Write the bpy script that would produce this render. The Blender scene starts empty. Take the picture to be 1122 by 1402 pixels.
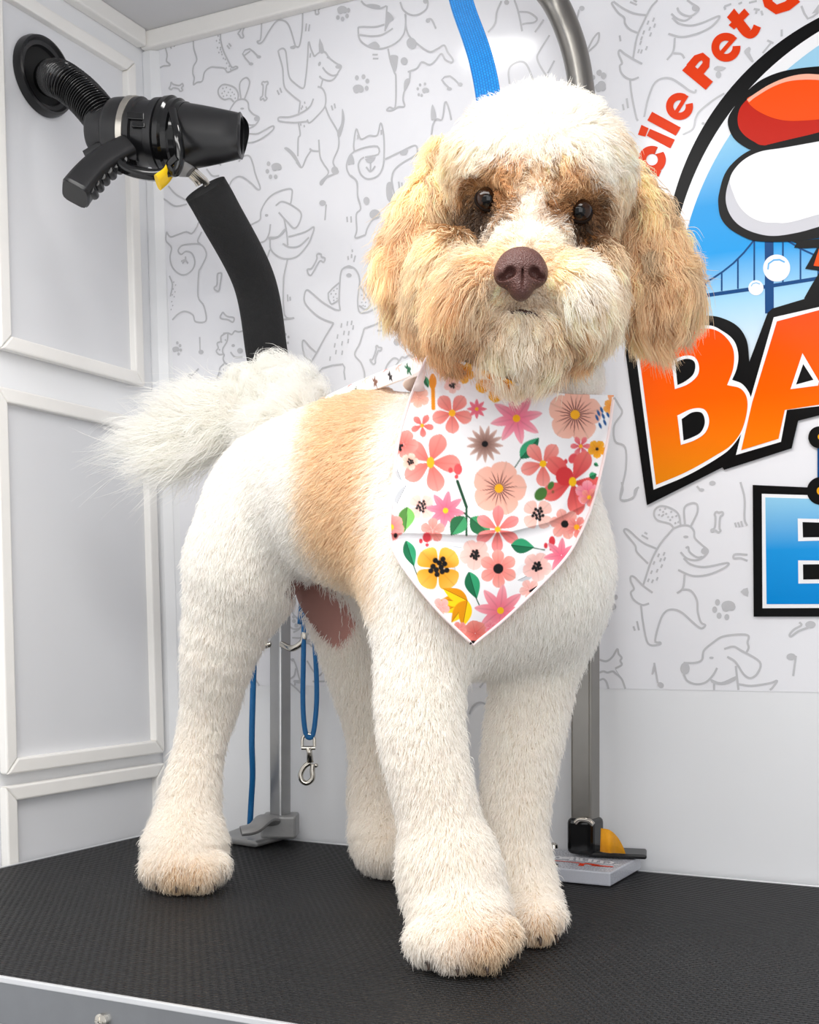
import bpy, bmesh, math, random
import numpy as np
from mathutils import Vector, Matrix, kdtree
from mathutils.geometry import tessellate_polygon

rng = np.random.default_rng(7)
random.seed(7)
sc = bpy.context.scene
COL = sc.collection

# ------------------------------------------------------------------ camera
PW, PH, FOC, HORY = 1122.0, 1402.0, 1740.0, 860.0
CAM = np.array([0.0, 0.0, 1.02])
YAW = math.radians(26.7)
FWD = np.array([-math.sin(YAW), math.cos(YAW), 0.0])
RGT = np.array([math.cos(YAW), math.sin(YAW), 0.0])
UPV = np.array([0.0, 0.0, 1.0])
cam_d = bpy.data.cameras.new('camera')
cam = bpy.data.objects.new('camera', cam_d)
COL.objects.link(cam)
cam.location = CAM
cam.rotation_euler = (math.pi / 2, 0, YAW)
cam_d.sensor_fit = 'VERTICAL'
cam_d.sensor_height = 36.0
cam_d.lens = 36.0 * FOC / PH
cam_d.shift_y = (HORY - PH / 2) / PH
cam_d.clip_start = 0.02
sc.camera = cam

# ------------------------------------------------------------------ light
TABLE_Z = 0.75
BACK_Y = 1.41
CEIL_Z = 1.84
w = bpy.data.worlds.new('world')
sc.world = w
w.use_nodes = True
w.node_tree.nodes['Background'].inputs[0].default_value = (0.985, 0.99, 1.0, 1)
w.node_tree.nodes['Background'].inputs[1].default_value = 0.86

def area(name, loc, rot, sx, sy, power, col=(1, 1, 1)):
    l = bpy.data.lights.new(name, 'AREA')
    l.shape = 'RECTANGLE'
    l.size, l.size_y, l.energy, l.color = sx, sy, power, col
    o = bpy.data.objects.new(name, l)
    COL.objects.link(o)
    o.location = loc
    o.rotation_euler = rot
    return o

# two long ceiling lamps of the van and an added unseen fill light, behind and right of the camera
area('ceiling_lamp_light', (-0.42, 0.48, CEIL_Z - 0.03), (math.radians(0), 0, 0), 1.0, 0.30, 11.5, (1.0, 0.985, 0.96))
area('ceiling_lamp_light', (-0.1, -0.45, CEIL_Z - 0.03), (math.radians(0), 0, 0), 1.2, 0.35, 11.0, (1.0, 0.985, 0.96))
area('added_front_fill', (0.9, -1.3, 1.25), (math.radians(86), 0, math.radians(28)), 1.5, 1.6, 20.0, (0.97, 0.985, 1.0))

vs = sc.view_settings
vs.view_transform = 'Standard'
vs.look = 'None'
vs.exposure = 0.0
vs.gamma = 1.0
vs.use_curve_mapping = False
sc.cycles.max_bounces = 18
sc.cycles.diffuse_bounces = 14
sc.cycles.transmission_bounces = 14
sc.cycles.glossy_bounces = 4
sc.cycles.use_denoising = True
sc.cycles_curves.shape = 'RIBBONS'
sc.cycles_curves.subdivisions = 2

# ------------------------------------------------------------------ helpers
def lin(c):
    c = np.asarray(c, float) / 255.0
    return np.where(c <= 0.04045, c / 12.92, ((c + 0.055) / 1.055) ** 2.4)

def ray(px, py):
    return FWD + RGT * ((px - PW / 2) / FOC) - UPV * ((py - HORY) / FOC)

def P(px, py, d):
    return CAM + ray(px, py) * d

def proj(p):
    q = np.asarray(p) - CAM
    f = q @ FWD
    return PW / 2 + FOC * (q @ RGT) / f, HORY - FOC * q[..., 2] / f, f

def on_back(px, py, y=BACK_Y):
    r = ray(px, py)
    return CAM + r * ((y - CAM[1]) / r[1])

LW_X, LW_K = -1.08, 0.036           # the left wall leans outward a little towards the ceiling
def left_x(z, off=0.0):
    return LW_X - LW_K * (z - TABLE_Z) + off

def on_left(px, py, off=0.0):
    r = ray(px, py)
    # x = LW_X+off - K(z-TZ)
    t = (LW_X + off - LW_K * (CAM[2] - TABLE_Z) - CAM[0]) / (r[0] + LW_K * r[2])
    return CAM + r * t

def on_z(px, py, z):
    r = ray(px, py)
    return CAM + r * ((z - CAM[2]) / r[2])

def principled(name):
    m = bpy.data.materials.new(name)
    m.use_nodes = True
    nt = m.node_tree
    return m, nt, nt.nodes['Principled BSDF']

def mat(name, rgb, rough=0.5, metal=0.0, spec=0.5, coat=0.0, vary=0.06, scale=40.0, bump=0.0, bscale=300.0):
    m, nt, b = principled(name)
    c = lin(rgb)
    tc = nt.nodes.new('ShaderNodeTexCoord')
    n = nt.nodes.new('ShaderNodeTexNoise')
    n.inputs['Scale'].default_value = scale
    n.inputs['Detail'].default_value = 4
    nt.links.new(tc.outputs['Object'], n.inputs['Vector'])
    mx = nt.nodes.new('ShaderNodeMix')
    mx.data_type = 'RGBA'
    mx.inputs[6].default_value = (*(c * (1 - vary)), 1)
    mx.inputs[7].default_value = (*np.minimum(c * (1 + vary), 1.0), 1)
    nt.links.new(n.outputs['Fac'], mx.inputs[0])
    nt.links.new(mx.outputs[2], b.inputs['Base Color'])
    b.inputs['Roughness'].default_value = rough
    b.inputs['Metallic'].default_value = metal
    b.inputs['Specular IOR Level'].default_value = spec
    b.inputs['Coat Weight'].default_value = coat
    if bump:
        n2 = nt.nodes.new('ShaderNodeTexNoise')
        n2.inputs['Scale'].default_value = bscale
        nt.links.new(tc.outputs['Object'], n2.inputs['Vector'])
        bp = nt.nodes.new('ShaderNodeBump')
        bp.inputs['Strength'].default_value = bump
        bp.inputs['Distance'].default_value = 0.001
        nt.links.new(n2.outputs['Fac'], bp.inputs['Height'])
        nt.links.new(bp.outputs['Normal'], b.inputs['Normal'])
    return m

def attr_mat(name, attr, rough=0.6, spec=0.3, bump=0.0, bscale=600.0, sheen=0.0):
    m, nt, b = principled(name)
    a = nt.nodes.new('ShaderNodeAttribute')
    a.attribute_name = attr
    nt.links.new(a.outputs['Color'], b.inputs['Base Color'])
    b.inputs['Roughness'].default_value = rough
    b.inputs['Specular IOR Level'].default_value = spec
    b.inputs['Sheen Weight'].default_value = sheen
    if bump:
        tc = nt.nodes.new('ShaderNodeTexCoord')
        n2 = nt.nodes.new('ShaderNodeTexNoise')
        n2.inputs['Scale'].default_value = bscale
        nt.links.new(tc.outputs['Object'], n2.inputs['Vector'])
        bp = nt.nodes.new('ShaderNodeBump')
        bp.inputs['Strength'].default_value = bump
        bp.inputs['Distance'].default_value = 0.001
        nt.links.new(n2.outputs['Fac'], bp.inputs['Height'])
        nt.links.new(bp.outputs['Normal'], b.inputs['Normal'])
    return m

def tag(o, label=None, cat=None, group=None, kind=None):
    for k, v in (('label', label), ('category', cat), ('group', group), ('kind', kind)):
        if v:
            o[k] = v
    return o

def thing(name, loc, label, cat, group=None):
    o = bpy.data.objects.new(name, None)
    o.empty_display_size = 0.05
    COL.objects.link(o)
    o.location = loc
    o['wl'] = [float(v) for v in loc]
    return tag(o, label, cat, group)

def world_loc(o):
    p = Vector((0, 0, 0))
    while o is not None:
        p = p + o.location
        o = o.parent
    return p

class MB:
    """collects shapes in world coordinates and links them as one mesh object"""
    def __init__(self):
        self.v, self.f, self.m = [], [], []
    def add(self, vs, fs, mi=0):
        b = len(self.v)
        self.v.extend([tuple(float(c) for c in p) for p in vs])
        self.f.extend([tuple(b + i for i in f) for f in fs])
        self.m.extend([mi] * len(fs))
        return self
    def box(self, lo, hi, mi=0, M=None):
        x0, y0, z0 = lo; x1, y1, z1 = hi
        vs = [(x0, y0, z0), (x1, y0, z0), (x1, y1, z0), (x0, y1, z0), (x0, y0, z1), (x1, y0, z1), (x1, y1, z1), (x0, y1, z1)]
        if M is not None:
            vs = [M @ Vector(p) for p in vs]
        return self.add(vs, [(3, 2, 1, 0), (4, 5, 6, 7), (0, 1, 5, 4), (1, 2, 6, 5), (2, 3, 7, 6), (3, 0, 4, 7)], mi)
    def obox(self, c, ax, ay, az, mi=0):
        c, ax, ay, az = map(np.asarray, (c, ax, ay, az))
        vs = [c + sx * ax + sy * ay + sz * az for sz in (-1, 1) for sx, sy in ((-1, -1), (1, -1), (1, 1), (-1, 1))]
        return self.add(vs, [(3, 2, 1, 0), (4, 5, 6, 7), (0, 1, 5, 4), (1, 2, 6, 5), (2, 3, 7, 6), (3, 0, 4, 7)], mi)
    def tube(self, pts, rad, seg=16, mi=0, caps=True, up=None, sx=1.0, sy=1.0, sq=None):
        """sweep; sq (superellipse power) squares the section, sx, sy scale it"""
        pts = np.asarray(pts, float)
        n = len(pts)
        rad = np.full(n, rad) if np.isscalar(rad) else np.asarray(rad, float)
        sxa = np.full(n, sx) if np.isscalar(sx) else np.asarray(sx)
        sya = np.full(n, sy) if np.isscalar(sy) else np.asarray(sy)
        tan = np.gradient(pts, axis=0)
        tan /= np.linalg.norm(tan, axis=1)[:, None] + 1e-12
        u = np.array(up if up is not None else (0, 0, 1.0), float)
        if abs(u @ tan[0]) > 0.95:
            u = np.array((1.0, 0.3, 0))
        vs = []
        for i in range(n):
            u = u - tan[i] * (u @ tan[i]); u /= np.linalg.norm(u)
            s = np.cross(tan[i], u)
            for k in range(seg):
                a = 2 * math.pi * (k + 0.5) / seg
                ca, sa = math.cos(a), math.sin(a)
                if sq:
                    q = (abs(ca) ** sq + abs(sa) ** sq) ** (-1 / sq)
                    ca, sa = ca * q, sa * q
                vs.append(pts[i] + rad[i] * (s * ca * sxa[i] + u * sa * sya[i]))
        fs = []
        for i in range(n - 1):
            for k in range(seg):
                a, b = i * seg + k, i * seg + (k + 1) % seg
                fs.append((a, b, b + seg, a + seg))
        if caps:
            fs.append(tuple(range(seg))[::-1])
            fs.append(tuple((n - 1) * seg + k for k in range(seg)))
        return self.add(vs, fs, mi)
    def ball(self, c, r, nu=20, nv=12, mi=0, axes=None):
        c = np.asarray(c, float)
        A = np.eye(3) if axes is None else np.asarray(axes, float)
        vs, fs = [c + r * A[2]], []
        for j in range(1, nv):
            th = math.pi * j / nv
            for i in range(nu):
                ph = 2 * math.pi * i / nu
                vs.append(c + r * (math.sin(th) * (math.cos(ph) * A[0] + math.sin(ph) * A[1]) + math.cos(th) * A[2]))
        vs.append(c - r * A[2])
        for i in range(nu):
            fs.append((0, 1 + i, 1 + (i + 1) % nu))
        for j in range(nv - 2):
            for i in range(nu):
                a, b = 1 + j * nu + i, 1 + j * nu + (i + 1) % nu
                fs.append((a, a + nu, b + nu, b))
        L = len(vs) - 1
        for i in range(nu):
            a, b = 1 + (nv - 2) * nu + i, 1 + (nv - 2) * nu + (i + 1) % nu
            fs.append((a, L, b))
        return self.add(vs, fs, mi)
    def prism(self, poly, off, mi=0):
        """polygon (3D points) extruded by the vector off"""
        poly = [np.asarray(p, float) for p in poly]
        off = np.asarray(off, float)
        n = len(poly)
        vs = poly + [p + off for p in poly]
        fs = [(i, (i + 1) % n, n + (i + 1) % n, n + i) for i in range(n)]
        tris = tessellate_polygon([[Vector(p) for p in poly]])
        fs += [tuple(t) for t in tris] + [tuple(n + i for i in t[::-1]) for t in tris]
        return self.add(vs, fs, mi)
    def build(self, name, mats, parent=None, smooth=False, bevel=0.0, bseg=2, angle=40, fix=True):
        o = mesh_obj(name, self.v, self.f, mats, parent, self.m, fix)
        if smooth:
            for p in o.data.polygons:
                p.use_smooth = True
            if smooth != 'all':
                o.data.set_sharp_from_angle(angle=math.radians(angle))
        if bevel:
            b = o.modifiers.new('bevel', 'BEVEL')
            b.width, b.segments, b.limit_method, b.angle_limit = bevel, bseg, 'ANGLE', math.radians(40)
        return o

def mesh_obj(name, v, f, mats, parent=None, mi=None, fix=True):
    me = bpy.data.meshes.new(name)
    off = world_loc(parent) if parent is not None else Vector((0, 0, 0))
    va = np.asarray(v, float) - np.array(off)
    me.from_pydata(va.tolist() if parent is not None else [tuple(p) for p in v], [], [tuple(map(int, q)) for q in f])
    if fix:
        bm = bmesh.new(); bm.from_mesh(me)
        bmesh.ops.recalc_face_normals(bm, faces=bm.faces)
        bm.to_mesh(me); bm.free()
    for m in (mats if isinstance(mats, (list, tuple)) else [mats]):
        me.materials.append(m)
    if mi is not None and len(me.materials) > 1:
        me.polygons.foreach_set('material_index', np.asarray(mi, np.int32))
    o = bpy.data.objects.new(name, me)
    COL.objects.link(o)
    o.parent = parent
    return o

def catmull(pts, sub=8, closed=False):
    """smooth a 2D or 3D polyline; a 2D point with a third value of 1 stays a corner"""
    dim = 2 if len(pts[0]) <= 3 and any(len(p) == 3 for p in pts) and any(len(p) == 2 for p in pts) else len(pts[0])
    corner = [len(p) == 3 and dim == 2 for p in pts]
    p = np.array([q[:dim] for q in pts], float)
    n = len(p)
    out = []
    rngi = range(n if closed else n - 1)
    for i in rngi:
        j = (i + 1) % n
        a, b = p[i], p[j]
        pm = p[(i - 1) % n] if (closed or i > 0) and not corner[i] else a * 2 - b
        pn = p[(j + 1) % n] if (closed or j < n - 1) and not corner[j] else b * 2 - a
        for k in range(sub):
            t = k / sub
            out.append(0.5 * ((2 * a) + (b - pm) * t + (2 * pm - 5 * a + 4 * b - pn) * t * t + (3 * a - pm - 3 * b + pn) * t ** 3))
    if not closed:
        out.append(p[-1])
    return np.array(out)

# ------------------------------------------------------------------ materials
M_wall = mat('white_panel_paint', (236, 237, 239), 0.35, vary=0.015, scale=8, bump=0.02)
M_ceil = mat('ceiling_paint', (214, 214, 216), 0.5, vary=0.015, scale=8)
M_frame = mat('white_trim', (243, 241, 237), 0.4, vary=0.02, scale=30)
M_board = mat('panel_board', (222, 223, 226), 0.3, vary=0.015, scale=6)
M_floor = mat('grey_floor', (120, 120, 124), 0.6)
M_black = mat('black_plastic', (22, 22, 24), 0.35, vary=0.2, scale=90)
M_blackgloss = mat('glossy_black_plastic', (14, 14, 15), 0.12, vary=0.1)
M_hole = mat('dark_tube_inside', (8, 8, 8), 0.8)
M_alu = mat('brushed_aluminium', (148, 150, 153), 0.42, 1.0, vary=0.08, scale=60)
M_alu_edge = mat('bright_aluminium_edge', (225, 226, 228), 0.35, 0.6, vary=0.05, scale=60)
M_yellow = mat('yellow_plastic', (240, 196, 10), 0.4)
M_grey = mat('cast_grey_metal', (150, 150, 150), 0.45, 0.35, vary=0.12, scale=70, bump=0.2, bscale=250)
M_nickel = mat('nickel_metal', (205, 200, 190), 0.18, 1.0, vary=0.05)
# ------------------------------------------------------------------ setting
def struct(o):
    o['kind'] = 'structure'
    return o
X_R, Y_F = 1.35, -1.6
m = MB(); m.box((-1.5, Y_F, -0.05), (X_R, 1.55, 0.0))
struct(m.build('floor', M_floor))
m = MB(); m.box((-1.5, BACK_Y, 0.0), (X_R, BACK_Y + 0.05, CEIL_Z + 0.1))
struct(m.build('wall_back', M_wall))
m = MB()
zb, zt = 0.0, CEIL_Z + 0.1
m.add([(left_x(zb), 0.2, zb), (left_x(zb), BACK_Y, zb), (left_x(zt), BACK_Y, zt), (left_x(zt), 0.2, zt),
       (left_x(zb) - .05, 0.2, zb), (left_x(zb) - .05, BACK_Y, zb), (left_x(zt) - .05, BACK_Y, zt), (left_x(zt) - .05, 0.2, zt)],
      [(0, 1, 2, 3), (7, 6, 5, 4), (0, 4, 5, 1), (1, 5, 6, 2), (2, 6, 7, 3), (3, 7, 4, 0)])
struct(m.build('wall_left', M_wall))
m = MB(); m.box((-1.5, -1.2, CEIL_Z), (X_R, 1.55, CEIL_Z + 0.04))
struct(m.build('ceiling', M_ceil))
# trims under the ceiling and in the corner
zt0 = 1.816
m = MB(); m.box((left_x(zt0, 0.002), BACK_Y - 0.016, zt0), (X_R, BACK_Y, CEIL_Z))
struct(m.build('trim_1', M_frame, bevel=0.003))
m = MB()
m.add([(left_x(zt0), 0.2, zt0), (left_x(zt0, .016), 0.2, zt0), (left_x(CEIL_Z, .016), 0.2, CEIL_Z), (left_x(CEIL_Z), 0.2, CEIL_Z),
       (left_x(zt0), 1.392, zt0), (left_x(zt0, .016), 1.392, zt0), (left_x(CEIL_Z, .016), 1.392, CEIL_Z), (left_x(CEIL_Z), 1.392, CEIL_Z)],
      [(0, 1, 2, 3), (7, 6, 5, 4), (0, 4, 5, 1), (1, 5, 6, 2), (2, 6, 7, 3), (3, 7, 4, 0)])
struct(m.build('trim_2', M_frame, bevel=0.003))
m = MB()
for z0, z1 in ((0.0, zt0),):
    m.add([(left_x(z0, 0), 1.40, z0), (left_x(z0, .014), 1.40, z0), (left_x(z1, .014), 1.40, z1), (left_x(z1, 0), 1.40, z1),
           (left_x(z0, 0), BACK_Y, z0), (left_x(z0, .026), BACK_Y, z0), (left_x(z1, .026), BACK_Y, z1), (left_x(z1, 0), BACK_Y, z1)],
          [(0, 1, 2, 3), (7, 6, 5, 4), (0, 4, 5, 1), (1, 5, 6, 2), (2, 6, 7, 3), (3, 7, 4, 0)])
struct(m.build('trim_3', M_wall, bevel=0.003))

# ceiling lamps (housings of the area lights above)
M_lamp, nt_, b_ = principled('lamp_diffuser')
b_.inputs['Base Color'].default_value = (0.9, 0.9, 0.9, 1)
b_.inputs['Emission Color'].default_value = (1, 0.985, 0.96, 1)
b_.inputs['Emission Strength'].default_value = 22.0
def puck(x, y, rx, ry, label):
    t = thing('ceiling_lamp', (x, y, CEIL_Z), label, 'lamp', None)
    h = MB(); d = MB()
    circ = [(x + rx * 1.15 * math.cos(a), y + ry * 1.15 * math.sin(a), CEIL_Z) for a in np.linspace(0, 2 * math.pi, 28, endpoint=False)]
    h.prism(circ, (0, 0, -0.012)); h.build('housing', M_frame, t)
    circ = [(x + rx * math.cos(a), y + ry * math.sin(a), CEIL_Z - 0.012) for a in np.linspace(0, 2 * math.pi, 28, endpoint=False)]
    d.prism(circ, (0, 0, -0.005)); d.build('diffuser', M_lamp, t)
puck(-0.69, 1.17, 0.055, 0.03, 'oval white lamp on the ceiling near the papered wall')
puck(-0.55, 0.72, 0.05, 0.05, 'round white lamp on the ceiling above the dog')

# framed panels on the left wall
FT = 0.015      # how far a frame stands proud
def left_pt(Y, Z, off):
    return np.array([left_x(Z, off), Y, Z])
def framed_panel(Y0, Y1, Z0, Z1, label, fw=0.0175, slope=0.0):
    t = thing('framed_panel', left_pt((Y0 + Y1) / 2, Z0, 0), label, 'wall panel', 'framed panels on the side wall')
    b = MB()
    q = [left_pt(Y0 + .006, Z0 + .006, 0), left_pt(Y1 - .006, Z0 + .006, 0), left_pt(Y1 - .006, Z1 - .006, 0), left_pt(Y0 + .006, Z1 - .006, 0)]
    b.prism(q, (0.005, 0, 0)); b.build('panel_board', M_board, t)
    f = MB()
    O = [(Y0, Z0), (Y1, Z0), (Y1, Z1), (Y0, Z1)]
    I = [(Y0 + fw, Z0 + fw), (Y1 - fw, Z0 + fw), (Y1 - fw, Z1 - fw), (Y0 + fw, Z1 - fw)]
    for i in range(4):          # four mitred rails, a hairline apart
        j = (i + 1) % 4
        e = 0.0004
        o0, o1, i0, i1 = map(np.array, (O[i], O[j], I[i], I[j]))
        d = (o1 - o0) / np.linalg.norm(o1 - o0) * e
        f.prism([left_pt(*p, 0.003) for p in (o0 + d, o1 - d, i1 - d, i0 + d)], (FT - 0.003, 0, 0))
    f.build('frame', M_frame, t, bevel=0.0022)
    return t
def yz(px, py):
    p = on_left(px, py, FT)
    return p[1], p[2]
yR = yz(190, 300)[0]; yL = yz(-4, 240)[0]
framed_panel(yL, yR + .004, yz(192, 527)[1] + .0, yz(188, 86)[1], 'upper white framed panel with the black hose port')
yL2 = yz(3, 800)[0]; yR2 = yz(226, 900)[0]
zU = yz(190, 572)[1]
framed_panel(yL2, min(yR2, BACK_Y - .022), yz(224, 1031)[1], zU, 'tall white framed panel behind the dog tail')
yL3 = yz(11, 1150)[0]
framed_panel(yL3, min(yR2, BACK_Y - .022), 0.30, yz(217, 1046)[1], 'low white framed panel just above the table edge')

# ------------------------------------------------------------------ grooming table
TX0, TX1, TY0, TY1 = -1.055, 0.165, 0.735, 1.378
t = thing('grooming_table', ((TX0 + TX1) / 2, (TY0 + TY1) / 2, 0), 'grooming table with black ribbed rubber mat and aluminium edge', 'table')
m = MB(); m.box((TX0 + .006, TY0 + .006, TABLE_Z - 0.032), (TX1 - .006, TY1 - .006, TABLE_Z - 0.004))
m.build('tabletop', M_floor, t)
M_mat, nt, b = principled('ribbed_rubber')
tc = nt.nodes.new('ShaderNodeTexCoord')
sep = nt.nodes.new('ShaderNodeSeparateXYZ')
nt.links.new(tc.outputs['Object'], sep.inputs[0])
def math_node(op, a, b_=None, c_=None):
    n = nt.nodes.new('ShaderNodeMath'); n.operation = op
    for i, v in enumerate((a, b_, c_)):
        if v is None: continue
        if isinstance(v, (int, float)): n.inputs[i].default_value = v
        else: nt.links.new(v, n.inputs[i])
    return n.outputs[0]
fx, fy = 2 * math.pi / 0.0080, 2 * math.pi / 0.0106
row = math_node('FLOOR', math_node('MULTIPLY', sep.outputs[1], 1 / 0.0053))
odd = math_node('MULTIPLY', math_node('MODULO', row, 2.0), math.pi)
sx_ = math_node('SINE', math_node('ADD', math_node('MULTIPLY', sep.outputs[0], fx), odd))
sy_ = math_node('SINE', math_node('MULTIPLY', sep.outputs[1], fy))
sy2 = math_node('ABSOLUTE', sy_)
hgt = math_node('ADD', math_node('MULTIPLY', math_node('SMOOTH_MAX', sx_, -0.3, 0.3), 0.5), sy2)
bp = nt.nodes.new('ShaderNodeBump'); bp.inputs['Strength'].default_value = 1.0; bp.inputs['Distance'].default_value = 0.003
nt.links.new(hgt, bp.inputs['Height']); nt.links.new(bp.outputs['Normal'], b.inputs['Normal'])
nz = nt.nodes.new('ShaderNodeTexNoise'); nz.inputs['Scale'].default_value = 14; nz.inputs['Detail'].default_value = 6
nt.links.new(tc.outputs['Object'], nz.inputs['Vector'])
rp = nt.nodes.new('ShaderNodeValToRGB')
rp.color_ramp.elements[0].color = (*lin((20, 20, 22)), 1); rp.color_ramp.elements[1].color = (*lin((30, 30, 32)), 1)
nt.links.new(nz.outputs['Fac'], rp.inputs[0]); nt.links.new(rp.outputs[0], b.inputs['Base Color'])
b.inputs['Roughness'].default_value = 0.52; b.inputs['Specular IOR Level'].default_value = 0.26
m = MB(); m.box((TX0 + .004, TY0 + .004, TABLE_Z - 0.004), (TX1 - .004, TY1 - .004, TABLE_Z))
m.build('rubber_mat', M_mat, t)
e = MB()
for lo, hi in (((TX0, TY0, TABLE_Z - .036), (TX1, TY0 + .004, TABLE_Z + .0005)), ((TX0, TY1 - .004, TABLE_Z - .036), (TX1, TY1, TABLE_Z + .0005)),
               ((TX0, TY0 + .004, TABLE_Z - .036), (TX0 + .004, TY1 - .004, TABLE_Z + .0005)), ((TX1 - .004, TY0 + .004, TABLE_Z - .036), (TX1, TY1 - .004, TABLE_Z + .0005))):
    e.box(lo, hi)
e.build('edge_strip', M_alu, t, bevel=0.0012)
e = MB()
e.box((TX0, TY0 - .0012, TABLE_Z - .0035), (TX1, TY0 + .003, TABLE_Z + .0012))
e.box((TX0 - .0012, TY0, TABLE_Z - .006), (TX0 + .003, TY1, TABLE_Z + .0012))
e.box((TX0, TY1 - .003, TABLE_Z - .006), (TX1, TY1 + .0012, TABLE_Z + .0012))
e.build('edge_lip', M_alu_edge, t, bevel=0.0008)
def bolt(x):
    s = MB(); zc = TABLE_Z - .019
    s.tube([(x, TY0 + .001, zc), (x, TY0 - .003, zc), (x, TY0 - .0045, zc)], [.0055, .0055, .003], 18)
    s.box((x - .0035, TY0 - .0052, zc - .0005), (x + .0035, TY0 - .0043, zc + .0005)); s.box((x - .0005, TY0 - .0052, zc - .0035), (x + .0005, TY0 - .0043, zc + .0035))
    s.build('bolt', M_nickel, t, smooth=True)
bx_ = on_z(141, 1396, TABLE_Z - 0.019)
r_ = ray(141, 1394); bx_ = CAM + r_ * ((TY0 - CAM[1]) / r_[1])
bolt(bx_[0]); bolt(bx_[0] + 0.55)
for lx in (TX0 + .06, TX1 - .06):
    for ly in (TY0 + .06, TY1 - .06):
        l = MB(); l.box((lx - .018, ly - .018, 0), (lx + .018, ly + .018, TABLE_Z - .033)); l.build('leg', M_alu, t, bevel=.003)
# ------------------------------------------------------------------ wallpaper with line drawings
M_paper = mat('wallpaper_sheet', (238, 238, 242), 0.13, vary=0.008, scale=5, spec=0.4)
M_ink = mat('grey_ink', (197, 197, 200), 0.25, vary=0.04, scale=50)
M_dots = M_ink

def crop(x0, y0, s):
    return lambda pts: [((p[0] / s + x0), (p[1] / s + y0)) for p in pts]
WY = BACK_Y - 0.0008
WI = WY - 0.0004
wp = MB()
ws = [(204, 66), (214, 170), (225, 330), (237, 500), (246, 700), (252, 937), (560, 941), (850, 943), (1122, 948), (1700, 958), (1700, -160), (300, -160), (204, -60)]
pp = [on_back(x, y, WY) for x, y in ws]
for p in pp:
    p[2] = min(p[2], CEIL_Z - 0.001)
pp = [p for i, p in enumerate(pp) if i != 12]
pp[0][2] = CEIL_Z - 0.001
wp.prism(pp, (0, 0.0006, 0), 0)

def map_px(pts, y):
    r = FWD[None] + RGT[None] * ((pts[:, :1] - PW / 2) / FOC) - UPV[None] * ((pts[:, 1:2] - HORY) / FOC)
    return CAM + r * ((y - CAM[1]) / r[:, 1:2])
def ribbon(mb, pts, wpx, y, mi, closed=False):
    pts = np.asarray(pts, float)
    y = y - bump_y()
    keep = [0] + [i for i in range(1, len(pts)) if np.linalg.norm(pts[i] - pts[i - 1]) > 0.05]
    pts = pts[keep]
    if len(pts) < 2: return
    w3 = map_px(pts, y)
    uv = w3[:, [0, 2]]
    t = np.gradient(uv, axis=0); t /= np.linalg.norm(t, axis=1)[:, None] + 1e-12
    nrm = np.stack([-t[:, 1], t[:, 0]], 1)
    h = wpx * 0.55 * 1.6 / FOC
    a, b = uv + nrm * h, uv - nrm * h
    n = len(uv)
    vs = [(q[0], y - i * 4e-7, q[1]) for i, q in enumerate(a)] + [(q[0], y - i * 4e-7, q[1]) for i, q in enumerate(b)]
    mb.add(vs, [(i, i + 1, n + i + 1, n + i) for i in range(n - 1)], mi)
_k = [0]
def bump_y():
    _k[0] = (_k[0] + 1) % 40
    return _k[0] * 5e-6
def fillpoly(mb, pts, y, mi):
    y = y - bump_y()
    w3 = map_px(np.asarray(pts, float), y)
    tris = tessellate_polygon([[Vector(p) for p in w3]])
    mb.add(w3, tris, mi)
def L(c, pts, sub=5, w=2.3):
    ribbon(wp, catmull([tuple(p) for p in c(pts)], sub), w, WI, 1)
def F(c, pts, sub=4):
    fillpoly(wp, catmull([tuple(p) for p in c(pts)], sub, True), WI - .0001, 1)
def E(c, x, y, rx, ry=None, rot=0):
    ry = ry or rx
    a = np.linspace(0, 2 * math.pi, 16, endpoint=False)
    cr, sr = math.cos(rot), math.sin(rot)
    F(c, [(x + rx * math.cos(t) * cr - ry * math.sin(t) * sr, y + rx * math.cos(t) * sr + ry * math.sin(t) * cr) for t in a], 1)
def D(c, *segs, w=2.2):
    for s in segs:
        ribbon(wp, c([(s[0], s[1]), (s[2], s[3])]), w, WI, 1)
def speck(c, pts, dx=-3, dy=10, w=2.0):
    D(c, *[(x, y, x + dx, y + dy) for x, y in pts], w=w)
def paw(c, x, y, r, toes, rot=0):
    E(c, x, y + r * .1, r, r * .72); E(c, x - r * .35, y + r * .45, r * .55); E(c, x + r * .5, y + r * .3, r * .55)
    for tx, ty in toes: E(c, tx, ty, r * .36, r * .46, rot)

A = crop(200, 0, 3.74)
L(A, [(60, 320), (70, 345), (90, 338), (122, 335), (118, 325), (105, 312), (108, 280), (98, 240)]); L(A, [(38, 270), (48, 300), (60, 320)]); E(A, 38, 272, 11, 15)
D(A, (125, 235, 130, 250), (142, 222, 146, 240))
L(A, [(242, 195), (245, 250), (260, 305), (243, 340), (240, 375), (247, 400), (243, 433), (262, 422), (288, 415), (300, 370), (330, 345), (362, 345), (400, 350), (418, 370), (445, 358), (470, 348), (460, 340), (440, 345), (420, 310), (395, 255), (382, 200), (382, 150)])
speck(A, [(368, 180), (360, 205), (374, 215), (365, 240), (380, 250), (372, 265), (388, 275), (380, 240), (395, 295), (405, 300), (412, 320), (425, 335), (410, 345), (432, 350), (376, 200), (385, 262)], 3, 8)
D(A, (415, 232, 428, 250), (424, 222, 436, 238))
L(A, [(525, 115), (512, 125), (495, 165), (500, 190), (487, 193), (478, 180), (472, 170), (483, 155), (497, 120)])
L(A, [(593, 90), (590, 170), (585, 205), (570, 212), (580, 223), (600, 210), (630, 160), (665, 112), (695, 103), (725, 120), (745, 165), (765, 235)])
L(A, [(740, 245), (760, 236), (785, 235), (800, 150), (803, 36)]); E(A, 752, 243, 14, 8)
D(A, (822, 120, 818, 160), (838, 125, 833, 160))
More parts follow.
